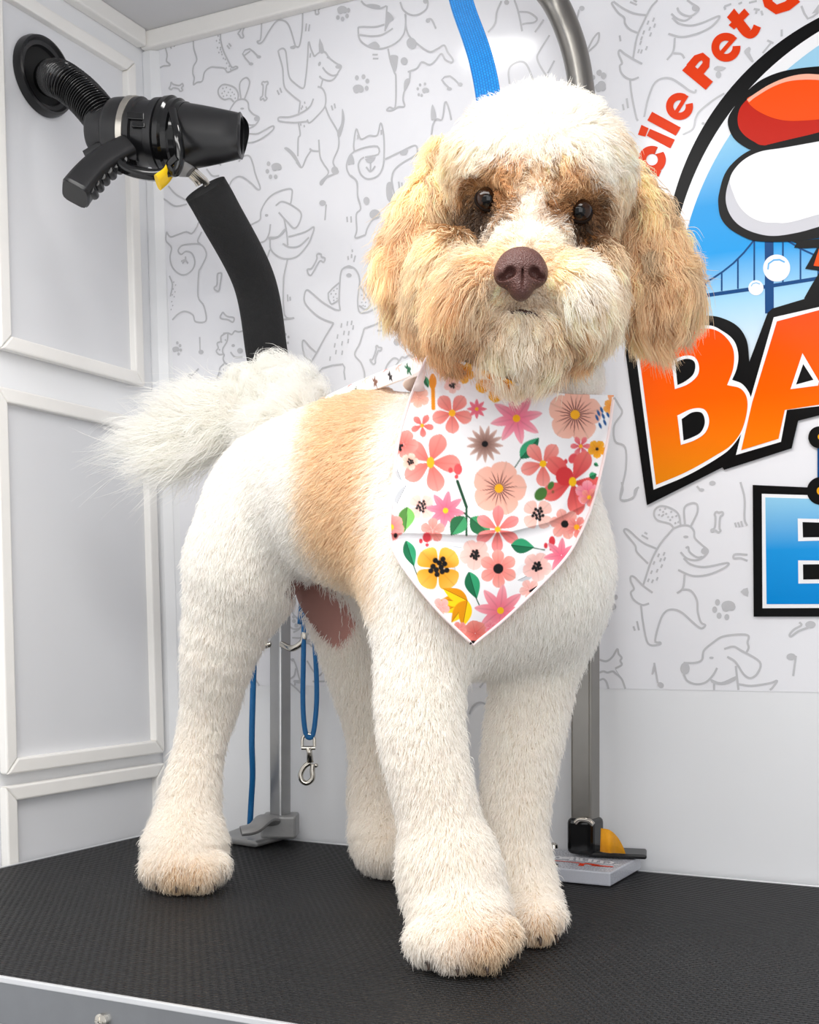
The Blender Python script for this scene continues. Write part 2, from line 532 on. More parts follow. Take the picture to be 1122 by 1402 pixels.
L(A, [(940, 5), (935, 22), (915, 20), (885, 50), (885, 70), (870, 72), (868, 55), (858, 48), (865, 38), (880, 40), (908, 10)])
paw(A, 1005, 46, 26, [(1037, 52), (983, 90), (1007, 97), (1030, 82)])
L(A, [(535, 328), (495, 275), (530, 250), (575, 290)], 2); D(A, (500, 287, 534, 262)); E(A, 538, 327, 12, 8); E(A, 578, 291, 12, 8)
L(A, [(790, 520), (740, 480), (708, 440), (700, 350), (680, 275), (680, 258), (700, 248), (715, 262), (722, 310), (733, 390), (760, 425), (805, 452), (818, 400), (828, 300), (833, 215), (845, 250), (862, 290)])
F(A, [(890, 195), (915, 265), (886, 268)], 2)
L(A, [(862, 290), (890, 268), (918, 268), (940, 298), (975, 325), (1000, 340), (985, 370), (965, 402), (940, 414), (905, 405), (888, 390)])
L(A, [(905, 345), (925, 370), (955, 387), (985, 380)]); E(A, 889, 327, 7, 12, .3); E(A, 985, 342, 15, 10); D(A, (840, 295, 843, 272)); D(A, (928, 290, 940, 297), w=3)
L(A, [(905, 408), (895, 447)]); L(A, [(880, 443), (905, 455), (920, 490), (918, 540), (895, 575), (840, 628), (825, 612)])
L(A, [(858, 505), (840, 545), (800, 575), (740, 598), (685, 600), (677, 612), (690, 622), (760, 628), (830, 622)])
L(A, [(790, 520), (785, 560), (780, 590)]); L(A, [(782, 630), (790, 690), (780, 710), (778, 800)])
L(A, [(918, 545), (940, 600), (980, 670), (988, 710), (985, 760), (960, 820), (965, 850), (985, 880), (965, 890), (925, 910), (900, 945), (895, 930), (935, 885), (910, 840), (892, 800), (885, 715)])
F(A, [(1005, 555), (1018, 610), (1000, 690), (985, 705), (980, 675), (1000, 630)]); E(A, 967, 872, 18, 20)
L(A, [(885, 775), (855, 772), (838, 762), (845, 770), (820, 810), (798, 858), (770, 830)])
F(A, [(708, 760), (725, 755), (760, 785), (780, 820), (798, 858), (770, 830), (735, 785)])
D(A, (672, 462, 682, 485), (686, 450, 695, 475), (950, 540, 957, 565), (965, 530, 970, 555))
speck(A, [(800, 540), (812, 520), (820, 545), (792, 632), (810, 640), (795, 550)], 2, 12)
paw(A, 668, 850, 26, [(622, 877), (628, 838), (638, 905), (664, 905)])
def rabbit(c, y0=0):
    L(c, [(470, 515), (472, 480), (455, 450), (420, 435), (390, 435), (370, 460), (375, 490), (400, 510), (430, 505), (450, 522)])
    L(c, [(487, 510), (480, 430), (510, 398), (530, 415), (525, 450), (505, 505)])
    speck(c, [(392, 450), (410, 445), (430, 455), (400, 465), (388, 475), (420, 470), (440, 470), (412, 485), (395, 490), (432, 488), (450, 480), (455, 500)], 4, 6)
    L(c, [(420, 585), (440, 545), (465, 515), (500, 508), (522, 525), (528, 560), (550, 585), (580, 605), (560, 640), (530, 658)])
    E(c, 493, 556, 10, 5); E(c, 566, 608, 13, 12); L(c, [(497, 598), (505, 620), (530, 640), (560, 640)])
    L(c, [(525, 685), (570, 685), (610, 665), (650, 645), (650, 665), (600, 705), (550, 728), (497, 732)])
    L(c, [(500, 735), (497, 800)]); L(c, [(475, 828), (500, 800), (530, 800), (548, 840), (560, 890), (585, 960), (572, 970), (540, 940), (500, 910), (470, 905), (440, 925), (422, 965)])
rabbit(A)
L(A, [(597, 418), (610, 420), (622, 418), (625, 430), (617, 440), (612, 490), (620, 505), (608, 515), (600, 505), (588, 512), (587, 500), (597, 488), (600, 440), (593, 430), (597, 418)])
L(A, [(128, 420), (140, 432), (170, 438), (185, 428), (190, 440), (182, 450), (188, 462), (175, 467), (165, 455), (140, 450), (130, 458), (118, 452), (125, 440), (128, 420)])
L(A, [(60, 530), (65, 505), (80, 515), (90, 535)]); L(A, [(310, 865), (340, 900), (375, 900)]); L(A, [(330, 805), (355, 825), (385, 845)])

B = crop(460, 0, 3.74)
L(B, [(130, 5), (150, 25), (190, 40), (230, 42), (260, 30)]); F(B, [(155, 25), (190, 20), (228, 30), (215, 42), (180, 38)])
L(B, [(250, 125), (200, 138), (125, 138), (115, 150), (122, 200), (160, 235), (230, 250), (300, 225), (345, 180), (358, 120), (355, 70)])
L(B, [(120, 178), (180, 185), (230, 180), (270, 160), (292, 145)]); L(B, [(262, 30), (258, 100), (252, 160)])
F(B, [(262, 60), (290, 80), (295, 100), (275, 115), (258, 150), (255, 120)]); F(B, [(160, 235), (200, 212), (225, 235), (215, 248), (180, 240)])
L(B, [(330, 10), (345, 50), (380, 75), (420, 75), (460, 50), (472, 20), (468, 0)]); E(B, 460, 6, 13)
L(B, [(358, 75), (360, 140), (380, 190), (430, 235), (480, 265), (520, 250), (555, 232), (575, 270), (600, 305), (590, 320), (560, 305), (540, 275), (510, 310), (480, 332), (440, 318), (415, 350), (370, 368), (380, 370), (375, 420), (350, 470), (345, 510), (352, 545), (320, 548), (290, 565), (262, 565), (275, 550), (305, 545), (308, 400), (300, 370), (280, 310), (268, 250)])
E(B, 388, 222, 25, 30, -.3); E(B, 350, 313, 18, 20); F(B, [(278, 285), (315, 285), (318, 310), (305, 370), (290, 325)]); F(B, [(352, 415), (375, 402), (370, 440), (350, 470)])
E(B, 472, 106, 11); L(B, [(465, 100), (490, 100), (513, 147)]); D(B, (188, 280, 215, 280), (190, 300, 218, 300))
paw(B, 115, 450, 28, [(108, 398), (142, 393), (162, 415), (158, 452)]); paw(B, 460, 460, 18, [(420, 455), (432, 435), (457, 430), (425, 485), (440, 488)])
L(B, [(585, 455), (543, 408), (585, 390), (635, 435)], 2); E(B, 582, 455, 13, 9); E(B, 637, 432, 13, 10)
L(B, [(95, 775), (92, 740), (105, 660), (128, 712), (170, 695), (212, 692), (230, 630), (245, 690), (248, 770), (242, 850), (215, 900), (165, 917), (130, 895), (115, 850), (125, 820), (145, 805)])
L(B, [(95, 775), (150, 755), (213, 750), (218, 790), (150, 805)], 3); F(B, [(148, 815), (205, 805), (178, 838)], 2); L(B, [(155, 855), (178, 878), (202, 850)]); D(B, (178, 838, 178, 878), (112, 690, 114, 712), (233, 665, 234, 690))
L(B, [(95, 775), (70, 800), (55, 850), (70, 895), (108, 930), (112, 1000), (125, 1047)]); F(B, [(65, 820), (80, 790), (92, 810), (95, 840), (80, 840), (62, 845)])
L(B, [(252, 815), (330, 778), (405, 745), (418, 780), (400, 800), (340, 835), (300, 870), (287, 910), (290, 950), (310, 1030)]); F(B, [(330, 785), (368, 765), (362, 790), (340, 795)])
F(B, [(262, 940), (285, 935), (290, 990), (310, 1040), (270, 1030), (258, 990)]); E(B, 157, 1028, 16, 20); D(B, (322, 930, 326, 965), (338, 935, 340, 965))
F(B, [(497, 535), (515, 600), (490, 615), (487, 570)]); L(B, [(490, 690), (497, 640), (515, 610), (545, 610), (560, 522), (580, 560), (592, 615)])
L(B, [(780, 165), (815, 120), (825, 60), (848, 5)]); E(B, 875, 12, 13); L(B, [(915, 0), (935, 60), (955, 160)]); L(B, [(935, 60), (990, 65), (1030, 95), (1015, 115), (975, 120), (955, 125)])
L(B, [(890, 430), (885, 370), (900, 335), (945, 315), (980, 335), (1015, 420)]); L(B, [(1065, 100), (1020, 165)]); L(B, [(1095, 180), (1045, 260), (1032, 300), (1060, 360), (1115, 435)]); L(B, [(1120, 310), (1085, 375)])
J = crop(700, 0, 2.659)
L(J, [(275, 190), (300, 140), (320, 120), (315, 155), (280, 190)]); paw(J, 325, 315, 20, [(300, 282), (318, 265), (338, 280), (296, 312)]); E(J, 258, 30, 10, 9); D(J, (248, 34, 232, 110))

C = crop(220, 240, 3.74)
L(C, [(0, 110), (30, 130), (75, 158), (135, 148)]); L(C, [(40, 55), (75, 95), (130, 128)])
L(C, [(30, 290), (50, 315), (85, 305), (130, 290), (160, 298), (185, 265), (195, 240)])
L(C, [(30, 290), (28, 335), (55, 370), (48, 420), (60, 470), (95, 505), (130, 508), (165, 480), (175, 440), (160, 400), (130, 390), (105, 405), (90, 385), (110, 360), (160, 352), (205, 355), (230, 385), (232, 420), (205, 475), (195, 500), (192, 620), (222, 670), (232, 745), (180, 750), (165, 715), (125, 697), (90, 710), (60, 740)])
L(C, [(105, 440), (125, 435), (140, 452)]); L(C, [(128, 415), (125, 435), (112, 452)]); L(C, [(210, 290), (190, 335), (205, 355)])
L(C, [(45, 515), (60, 560), (50, 620)]); speck(C, [(65, 545), (75, 560), (62, 580), (72, 595), (58, 610), (68, 620), (55, 645), (60, 665), (52, 685)], 4, 4)
L(C, [(300, 500), (312, 505), (305, 555), (298, 592), (280, 588), (275, 575), (288, 560), (290, 510), (300, 500)]); L(C, [(318, 700), (340, 722), (375, 730), (370, 752), (345, 740), (315, 735), (305, 725), (318, 700)])
paw(C, 78, 888, 18, [(85, 858), (100, 872), (103, 895), (92, 915)]); D(C, (200, 828, 203, 910)); E(C, 207, 905, 13, 12)
L(C, [(335, 808), (310, 825), (308, 850), (290, 860), (295, 885), (285, 900), (300, 918), (325, 918), (320, 940), (335, 965), (375, 980)]); L(C, [(320, 810), (345, 808), (365, 815), (380, 798), (400, 802), (430, 795)]); L(C, [(345, 812), (340, 850), (318, 890), (322, 920)])
E(C, 372, 872, 9, 8); E(C, 407, 898, 15, 14); L(C, [(358, 905), (380, 930), (420, 930)]); L(C, [(330, 960), (305, 985), (300, 1010), (288, 1040)]); speck(C, [(310, 850), (318, 880), (330, 840), (300, 890), (320, 990), (308, 1010)], 4, 7)
L(C, [(195, 990), (145, 1040)]); E(C, 150, 1030, 10, 14)
L(C, [(440, 265), (480, 245), (510, 225), (515, 180), (550, 120), (600, 85), (668, 70), (672, 110), (665, 150)]); L(C, [(590, 155), (620, 135), (665, 150), (718, 190), (712, 240), (685, 272), (650, 240), (605, 190)])
E(C, 452, 278, 16, 26); L(C, [(465, 330), (500, 345), (535, 335), (555, 300), (563, 250)]); E(C, 543, 205, 9, 7); F(C, [(555, 315), (600, 310), (632, 275), (640, 285), (605, 320), (558, 330)])
L(C, [(632, 220), (645, 290), (652, 360)]); L(C, [(560, 330), (565, 380), (600, 415), (645, 428), (700, 415), (750, 360), (775, 310), (785, 265), (740, 290), (655, 315)]); L(C, [(625, 350), (660, 368), (710, 362), (760, 318)])
L(C, [(560, 380), (530, 470)]); L(C, [(650, 430), (630, 540), (635, 715), (685, 730), (620, 740)]); L(C, [(595, 670), (605, 720)]); D(C, (650, 610, 652, 645), (663, 622, 664, 642))
E(C, 830, 142, 17, 15); D(C, (848, 150, 842, 230)); D(C, (955, 212, 957, 240), (975, 210, 977, 242))
L(C, [(808, 400), (822, 405), (825, 418), (842, 425), (835, 445), (815, 440), (785, 490), (770, 512), (757, 505), (752, 482), (775, 475), (800, 430), (800, 410), (808, 400)])
L(C, [(820, 45), (840, 15), (870, 0)]); L(C, [(975, 0), (1005, 35), (1010, 110), (1025, 170), (1003, 200), (1005, 280), (998, 320), (1050, 305)]); E(C, 1055, 132, 15, 20); E(C, 1098, 200, 28, 26); L(C, [(1050, 305), (1060, 270), (1085, 230), (1120, 215)])
paw(C, 625, 840, 16, [(640, 815), (655, 828), (652, 858), (642, 883)])
G5 = crop(400, 340, 5.61)
L(G5, [(370, 480), (362, 400), (368, 260), (378, 180), (400, 150), (440, 140), (480, 155), (510, 200), (520, 260), (510, 340), (505, 420), (520, 490), (580, 490), (640, 460), (690, 425)]); F(G5, [(395, 150), (430, 130), (455, 135), (465, 155), (430, 150)]); E(G5, 438, 207, 21, 16)
L(G5, [(362, 265), (278, 345), (295, 420), (315, 425), (362, 395)], 2); L(G5, [(522, 290), (600, 410), (590, 450), (560, 470), (515, 440)], 3)
speck(G5, [(320, 320), (345, 305), (335, 345), (300, 345), (318, 370), (345, 380), (320, 395), (535, 355), (545, 385), (555, 375), (565, 410), (535, 410), (545, 435), (530, 440), (560, 440)], 3, 10)
L(G5, [(365, 478), (320, 465), (230, 410), (160, 350), (115, 320), (95, 360), (100, 420), (160, 490), (230, 540), (320, 575)]); L(G5, [(320, 575), (250, 690), (190, 800), (120, 920)])
L(G5, [(720, 530), (650, 580), (555, 615)]); L(G5, [(555, 615), (520, 730), (482, 815), (530, 880), (555, 950), (558, 1010)]); L(G5, [(200, 975), (235, 920), (390, 890), (400, 950), (408, 1010)], 2); L(G5, [(185, 800), (140, 760), (90, 705), (80, 750), (100, 830), (145, 865)])
speck(G5, [(382, 575), (428, 560), (460, 555), (472, 590), (402, 632), (438, 635), (352, 660), (434, 695), (387, 712), (331, 728), (340, 780), (388, 785), (295, 830)], -5, 34)
D(G5, (463, 8, 465, 30), (458, 45, 457, 75), (430, 60, 432, 88), (487, 55, 475, 105), (680, 600, 740, 570), (655, 632, 690, 630))
L(G5, [(655, 745), (665, 760), (688, 765), (680, 785), (660, 790), (640, 850), (640, 880), (625, 890), (610, 875), (600, 855), (620, 850), (645, 780), (645, 755), (655, 745)])
E(G5, 805, 720, 24, 28); E(G5, 850, 737, 15, 14); L(G5, [(710, 970), (730, 900), (770, 850), (800, 845), (825, 860), (845, 835), (870, 840), (900, 822), (935, 835), (980, 830), (1000, 815), (1035, 822), (1065, 830)]); L(G5, [(825, 860), (800, 900), (770, 945)])

D4 = crop(820, 0, 3.715)
L(D4, [(75, 10), (68, 20), (100, 65), (130, 90), (135, 120), (160, 150), (205, 170)]); L(D4, [(75, 8), (120, 40), (180, 68), (245, 78)]); L(D4, [(300, 0), (265, 40), (230, 110), (195, 190), (175, 300)])
L(D4, [(370, 70), (400, 95), (440, 105), (475, 85)]); L(D4, [(400, 38), (410, 60), (440, 78), (475, 80), (510, 45), (470, 15), (450, 0)]); E(D4, 490, 42, 15, 15)
L(D4, [(375, 90), (410, 120), (470, 130), (530, 115), (610, 82), (605, 105), (560, 145), (490, 175), (420, 188), (355, 172)]); L(D4, [(388, 192), (380, 260), (348, 305)]); L(D4, [(380, 270), (420, 275), (437, 297)])
L(D4, [(222, 325), (175, 300), (135, 275), (108, 255), (102, 275), (120, 320), (108, 335), (115, 370), (140, 395), (170, 405), (205, 393)]); L(D4, [(160, 405), (168, 480), (190, 590), (200, 615)]); L(D4, [(232, 595), (250, 510), (280, 430), (320, 400), (370, 400), (420, 430), (460, 460), (490, 470), (495, 455)])
speck(D4, [(283, 90), (255, 105), (288, 120), (264, 136), (233, 155), (268, 165), (222, 185), (217, 208), (247, 235), (207, 250), (222, 252)], -7, 20)
D(D4, (143, 500, 150, 550), (123, 530, 128, 560), (107, 180, 112, 210), (160, 10, 195, 25), (178, 0, 195, 10))
L(D4, [(428, 685), (480, 655), (495, 600), (520, 560), (590, 505), (640, 475)]); F(D4, [(585, 350), (605, 335), (650, 345), (620, 362), (600, 360)], 2); E(D4, 610, 380, 14, 18); F(D4, [(740, 260), (765, 238), (775, 250), (770, 270), (790, 310), (778, 316), (755, 285)], 2)
D(D4, (858, 205, 890, 220), (880, 215, 835, 270), (932, 150, 932, 185), (645, 50, 640, 32), (640, 32, 675, 20), (712, 20, 730, 12), (765, 14, 805, 5), (790, 45, 820, 50), (805, 50, 800, 70), (828, 55, 835, 78)); E(D4, 532, 628, 8, 7)
L(D4, [(1032, 30), (1065, 95), (1122, 60)], 2); F(D4, [(1085, 70), (1122, 20), (1122, 60)], 1); E(D4, 25, 385, 14, 17); E(D4, 5, 370, 12, 16); E(D4, 15, 435, 22, 24)

F6 = crop(810, 660, 3.596)
L(F6, [(405, 225), (385, 205), (330, 190), (310, 165), (315, 135), (345, 118), (395, 130), (430, 160), (440, 212)]); L(F6, [(462, 212), (458, 130), (490, 105), (520, 110), (522, 150), (490, 218)])
speck(F6, [(335, 140), (350, 150), (345, 170), (365, 160), (375, 175), (390, 150), (360, 135), (395, 175), (330, 165), (415, 170), (410, 205), (425, 200), (350, 165), (385, 190)], 8, -6)
L(F6, [(405, 228), (440, 215), (480, 215), (505, 240), (510, 275), (545, 310), (575, 340), (545, 375), (510, 385), (470, 375), (440, 345)]); L(F6, [(465, 325), (478, 320), (485, 345), (520, 370), (548, 368)]); E(F6, 466, 270, 13, 7); E(F6, 558, 340, 17, 17)
L(F6, [(405, 228), (340, 305), (295, 390), (265, 480), (255, 510)]); L(F6, [(320, 328), (250, 295), (180, 235), (163, 245), (215, 310), (225, 345), (280, 402)]); D(F6, (262, 248, 276, 256), (248, 262, 280, 280))
L(F6, [(455, 375), (490, 405), (560, 418), (670, 398), (660, 420), (580, 455), (500, 462), (428, 433)]); L(F6, [(460, 455), (452, 520), (422, 548)])
L(F6, [(445, 528), (490, 535), (520, 580), (525, 640), (540, 690), (562, 705), (540, 720), (500, 690), (450, 645), (410, 628), (370, 635), (340, 680), (315, 780), (340, 790), (335, 800), (280, 795), (255, 690), (245, 608)])
L(F6, [(302, 545), (255, 510), (215, 470), (195, 465), (195, 490), (210, 525), (195, 545), (210, 580), (250, 605), (285, 598)]); L(F6, [(312, 785), (325, 790), (340, 790)])
speck(F6, [(335, 352), (362, 345), (345, 375), (365, 370), (312, 390), (350, 405), (328, 428), (300, 435), (285, 475), (328, 468), (305, 480)], -7, 17); D(F6, (225, 685, 235, 730), (208, 710, 215, 732))
L(F6, [(615, 145), (628, 150), (645, 148), (648, 160), (635, 175), (632, 225), (637, 240), (625, 248), (612, 238), (595, 245), (592, 235), (608, 225), (612, 175), (608, 160), (615, 145)])
L(F6, [(735, 0), (755, 80), (755, 180), (768, 215)]); D(F6, (708, 200, 715, 222), (722, 198, 732, 222), (738, 192, 745, 220)); L(F6, [(520, 20), (535, 36), (548, 40)]); E(F6, 543, 38, 14, 8); E(F6, 597, 5, 16, 11)
L(F6, [(770, 358), (710, 355), (702, 375), (735, 375), (770, 388)]); F(F6, [(735, 540), (770, 520), (772, 565)], 2); paw(F6, 675, 605, 34, [(622, 592), (608, 628), (630, 658), (668, 665)]); paw(F6, 92, 605, 30, [(120, 567), (93, 547), (72, 575)])
L(F6, [(40, 697), (68, 695), (80, 708), (40, 718)]); L(F6, [(40, 875), (75, 882), (105, 860), (128, 822), (135, 845), (150, 865), (143, 880), (150, 900), (118, 918)]); L(F6, [(40, 938), (60, 932), (80, 938), (105, 932), (120, 942), (150, 970), (168, 1018)]); L(F6, [(40, 975), (60, 970), (75, 985), (85, 1018)]); F(F6, [(118, 918), (145, 958), (125, 935)], 2)
D(F6, (310, 890, 328, 990)); F(F6, [(310, 890), (296, 945), (306, 945), (314, 918)], 2); E(F6, 342, 1000, 17, 14, .6)
L(F6, [(455, 890), (510, 890), (545, 875), (555, 830), (600, 790), (650, 760), (740, 750), (775, 758), (770, 790), (775, 815), (765, 838)]); L(F6, [(655, 822), (700, 810), (740, 830), (830, 885), (820, 940), (785, 965), (750, 945), (710, 885), (670, 860)])
E(F6, 462, 918, 23, 30); L(F6, [(455, 945), (475, 980), (520, 995), (565, 985), (600, 950), (620, 915)]); E(F6, 592, 865, 11, 6); F(F6, [(590, 970), (640, 985), (712, 955), (718, 970), (660, 998), (600, 992)]); L(F6, [(605, 985), (605, 1024)]); L(F6, [(712, 905), (725, 1024)]); L(F6, [(725, 995), (790, 1003), (880, 990), (915, 978), (895, 1010), (880, 1024)])
L(F6, [(1025, 690), (1035, 705), (1000, 725), (978, 750), (985, 760), (1020, 735), (1070, 715)]); E(F6, 1080, 702, 26, 18); D(F6, (1008, 855, 995, 955)); E(F6, 985, 860, 23, 17); L(F6, [(150, 0), (155, 40), (145, 88), (205, 80), (215, 40), (235, 25)], 3)
K = crop(420, 480, 2.3375)
L(K, [(985, 150), (1000, 175), (1010, 200), (985, 240), (988, 290), (1020, 310), (1022, 380), (1005, 475), (1045, 470), (1060, 440)])
Q = crop(300, 820, 3.894)
L(Q, [(365, 290), (420, 245), (470, 228), (560, 230)]); E(Q, 393, 325, 9); L(Q, [(410, 370), (400, 410), (370, 432)]); F(Q, [(400, 432), (450, 436), (450, 450), (402, 448)], 2); L(Q, [(405, 445), (405, 462)]); L(Q, [(470, 330), (500, 380), (530, 410), (555, 390)]); L(Q, [(500, 440), (585, 440)]); E(Q, 400, 118, 10, 11); E(Q, 412, 142, 10, 11); E(Q, 398, 95, 8, 10); L(Q, [(195, 430), (215, 462)])
# the same drawings go on where the dog stands in front of them
def shifted(dx, dy, s=3.74): return lambda pts: [(p[0] / s + 200 + dx, p[1] / s + dy) for p in pts]
for dx, dy in ((330, 330), (455, 205), (420, 520), (260, 560), (120, 520), (60, 690), (330, 720)): rabbit(shifted(dx, dy))
def bone(c): L(c, [(128, 420), (140, 432), (170, 438), (185, 428), (190, 440), (182, 450), (188, 462), (175, 467), (165, 455), (140, 450), (130, 458), (118, 452), (125, 440), (128, 420)])
for dx, dy in ((420, 300), (500, 480), (330, 560), (500, 690), (220, 620), (90, 600), (420, 760), (180, 760)): bone(shifted(dx, dy))
for dx, dy in ((250, 250), (330, 420), (190, 480), (400, 640), (100, 420), (250, 660)): 
    c_ = shifted(dx, dy); paw(c_, 668, 850, 26, [(622, 877), (628, 838), (638, 905), (664, 905)])
o = wp.build('wallpaper', [M_paper, M_ink], fix=False)
struct(o)

# ------------------------------------------------------------------ printed logo on the wallpaper
def grad_mat(name, stops, z0, z1, rough=0.22):
    m, nt, b = principled(name)
    g = nt.nodes.new('ShaderNodeNewGeometry'); s = nt.nodes.new('ShaderNodeSeparateXYZ'); r = nt.nodes.new('ShaderNodeMapRange'); cr = nt.nodes.new('ShaderNodeValToRGB')
    nt.links.new(g.outputs['Position'], s.inputs[0]); nt.links.new(s.outputs[2], r.inputs[0])
    r.inputs[1].default_value, r.inputs[2].default_value = z1, z0
    nt.links.new(r.outputs[0], cr.inputs[0])
    e = cr.color_ramp.elements
    while len(e) < len(stops): e.new(0.5)
    for i, (p, c) in enumerate(stops):
        e[i].position = p; e[i].color = (*lin(c), 1)
    nt.links.new(cr.outputs[0], b.inputs['Base Color']); b.inputs['Roughness'].default_value = rough; b.inputs['Specular IOR Level'].default_value = .12
    return m
def zat(py, px=1060): return on_back(px, py)[2]
M_lblack = mat('logo_black', (10, 10, 11), 0.3, vary=0.0, spec=0.12)
M_lwhite = mat('logo_white', (246, 246, 248), 0.3, vary=0.0, spec=0.12)
M_lgrey = mat('logo_grey', (208, 208, 214), 0.3, vary=0.0, spec=0.12)
M_lred = mat('logo_red', (232, 62, 14), 0.3, vary=0.0, spec=0.12)
M_ldred = mat('logo_dark_red', (196, 30, 8), 0.3, vary=0.0, spec=0.12)
M_lorange = mat('logo_orange', (255, 82, 4), 0.3, vary=0.0, spec=0.12)
M_lpeach = mat('logo_peach', (255, 184, 158), 0.3, vary=0.0, spec=0.12)
M_lnavy = mat('logo_navy', (12, 70, 128), 0.3, vary=0.0, spec=0.12)
M_lgold = mat('logo_gold', (240, 170, 20), 0.3, vary=0.0, spec=0.12)
M_lsky = grad_mat('logo_sky', [(0, (170, 216, 240)), (0.33, (150, 208, 238)), (0.52, (40, 158, 228)), (0.66, (40, 160, 232)), (0.8, (165, 214, 242)), (0.98, (232, 240, 246))], zat(500), zat(20))
M_lor = grad_mat('logo_letter_orange', [(0, (255, 72, 0)), (0.5, (255, 98, 0)), (1, (238, 140, 14))], zat(665, 950), zat(430, 950))
M_lbl = grad_mat('logo_letter_blue', [(0, (150, 208, 238)), (0.5, (30, 152, 226)), (1, (0, 138, 216))], zat(825), zat(682))
logo = thing('wall_logo', on_back(1010, 500, WI - .0005), 'large round pet grooming logo with orange and blue letters on the papered wall', 'logo')
_lz = [0]
def part(name, polys, mat_, level):
    """polys: list of pixel outlines"""
    mb = MB()
    y = WI - 0.0004 - level * 0.00025
    for p in polys:
        fillpoly(mb, p, y, 0)
    return mb.build(name, mat_, logo, fix=False)
def sym(pts):
    x0 = pts[0][0]
    return list(pts) + [(2 * x0 - p[0], p[1]) for p in pts[::-1][1:-1]]
def c2(c, pts, sub=8, closed=True):
    if closed and pts[0] [0] == 1240: pts = sym(pts)
    q = [(*c([p[:2]])[0], *p[2:]) for p in pts]
    return catmull(q, sub, closed)
def circ(cx, cy, r, n=120): return [(cx + r * math.cos(t), cy + r * math.sin(t)) for t in np.linspace(0, 2 * math.pi, n, endpoint=False)]
def circ3(p, q, r):
    ax, ay, bx, by, cx, cy = *p, *q, *r
    d = 2 * (ax * (by - cy) + bx * (cy - ay) + cx * (ay - by))
    ux = ((ax**2 + ay**2) * (by - cy) + (bx**2 + by**2) * (cy - ay) + (cx**2 + cy**2) * (ay - by)) / d
    uy = ((ax**2 + ay**2) * (cx - bx) + (bx**2 + by**2) * (ax - cx) + (cx**2 + cy**2) * (bx - ax)) / d
    return ux, uy, math.hypot(ax - ux, ay - uy)
def disc(p, q, r, ymax=505, xmax=1700):
    cx, cy, R = circ3(p, q, r)
    pts = [(x, y) for x, y in circ(cx, cy, R, 240)]
    pts = [(min(x, xmax), min(y, ymax)) for x, y in pts]
    return pts
part('ring_border', [disc((922, 273), (998, 124), (1122, 24))], M_lblack, 0)
part('white_ring', [disc((935, 283), (1010, 141), (1122, 43))], M_lwhite, 1)
part('sky_disc', [disc((948, 292), (1020, 157), (1122, 62))], M_lsky, 2)
G = crop(860, 240, 4.282)
def strip(c, pts, w):
    p = np.array(c(pts)); t = np.gradient(p, axis=0); t /= np.linalg.norm(t, axis=1)[:, None]
    n = np.stack([-t[:, 1], t[:, 0]], 1) * w / 2
    return np.vstack([p + n, (p - n)[::-1]])
br = [strip(G, [(400, 655), (440, 636), (500, 603), (560, 563), (620, 515), (680, 455), (745, 375)], 2.4)]
for x, y0, y1 in ((455, 630, 692), (551, 570, 678), (646, 492, 665), (742, 380, 652), (910, 392, 628), (1013, 432, 612), (1117, 470, 600)):
    br.append(strip(G, [(x, y0), (x, y1)], 2.2))
br += [strip(G, [(400, 712), (560, 690), (715, 668)], 5), strip(G, [(715, 668), (860, 645), (1122, 603), (1300, 575)], 5), strip(G, [(829, 385), (831, 810)], 12), strip(G, [(940, 385), (1010, 428), (1122, 480), (1300, 550)], 2.6)]
part('bridge', br, M_lnavy, 3)
part('bubble', [circ(1064, 367, 18.5)], M_lwhite, 4); part('bubble', [circ(1035.6, 394, 10.3)], M_lwhite, 4)
part('bubble_glint', [strip(lambda p: p, [(1052 + 0, 369), (1053, 361), (1060, 356), (1068, 355.5), (1075, 359)], 2.2), strip(lambda p: p, [(1029, 392), (1031, 388.5), (1036, 387), (1041, 389)], 1.5)], M_lsky, 5)
# capsule and cloud-like shapes
part('shape_outline', [c2(D4, [(1240, 330), (1150, 335), (1040, 345), (940, 362), (860, 390), (800, 425), (740, 480), (690, 545), (660, 600), (662, 650), (690, 705), (740, 745), (790, 765), (900, 775), (1150, 720), (1240, 700)])], M_lblack, 6)
part('red_shape', [c2(D4, [(1240, 378), (1150, 380), (1050, 378), (960, 395), (870, 430), (790, 480), (752, 510), (720, 550), (708, 600), (715, 650), (745, 690), (790, 720), (830, 738), (900, 730), (1150, 665), (1240, 640)])], M_ldred, 7)
part('orange_shape', [c2(D4, [(1240, 380), (1150, 380), (1050, 378), (960, 395), (870, 430), (790, 480), (755, 507), (790, 550), (850, 585), (920, 608), (1000, 615), (1150, 605), (1240, 590)])], M_lorange, 8)
part('shape_highlight', [np.vstack([c2(D4, [(1240, 378), (1150, 380), (1050, 376), (960, 393), (870, 430), (790, 480), (755, 507)], 8, False), c2(D4, [(766, 520), (800, 493), (880, 445), (960, 415), (1050, 405), (1150, 408), (1240, 408)], 8, False)])], M_lpeach, 9)
part('white_shape_outline', [catmull(sym([(1160, 176), (1130, 180), (1060, 196), (1027, 206), (1005, 222), (992, 240), (985, 265), (984, 280), (987, 297), (996, 310), (1010, 320), (1030, 329), (1050, 331), (1075, 331), (1100, 329), (1160, 322)]), 6, True)], M_lblack, 7)
part('white_shape_shade', [catmull(sym([(1160, 186), (1130, 192), (1075, 202), (1040, 208), (1015, 222), (1002, 240), (995, 262), (995, 280), (1002, 297), (1015, 310), (1035, 319), (1060, 323), (1095, 318), (1160, 303)]), 6, True)], M_lgrey, 8)
part('white_shape', [catmull(sym([(1160, 186), (1130, 192), (1075, 202), (1040, 208), (1015, 222), (1000, 244), (1005, 266), (1014, 284), (1028, 297), (1045, 304), (1063, 305), (1084, 304), (1160, 287)]), 6, True)], M_lwhite, 9)
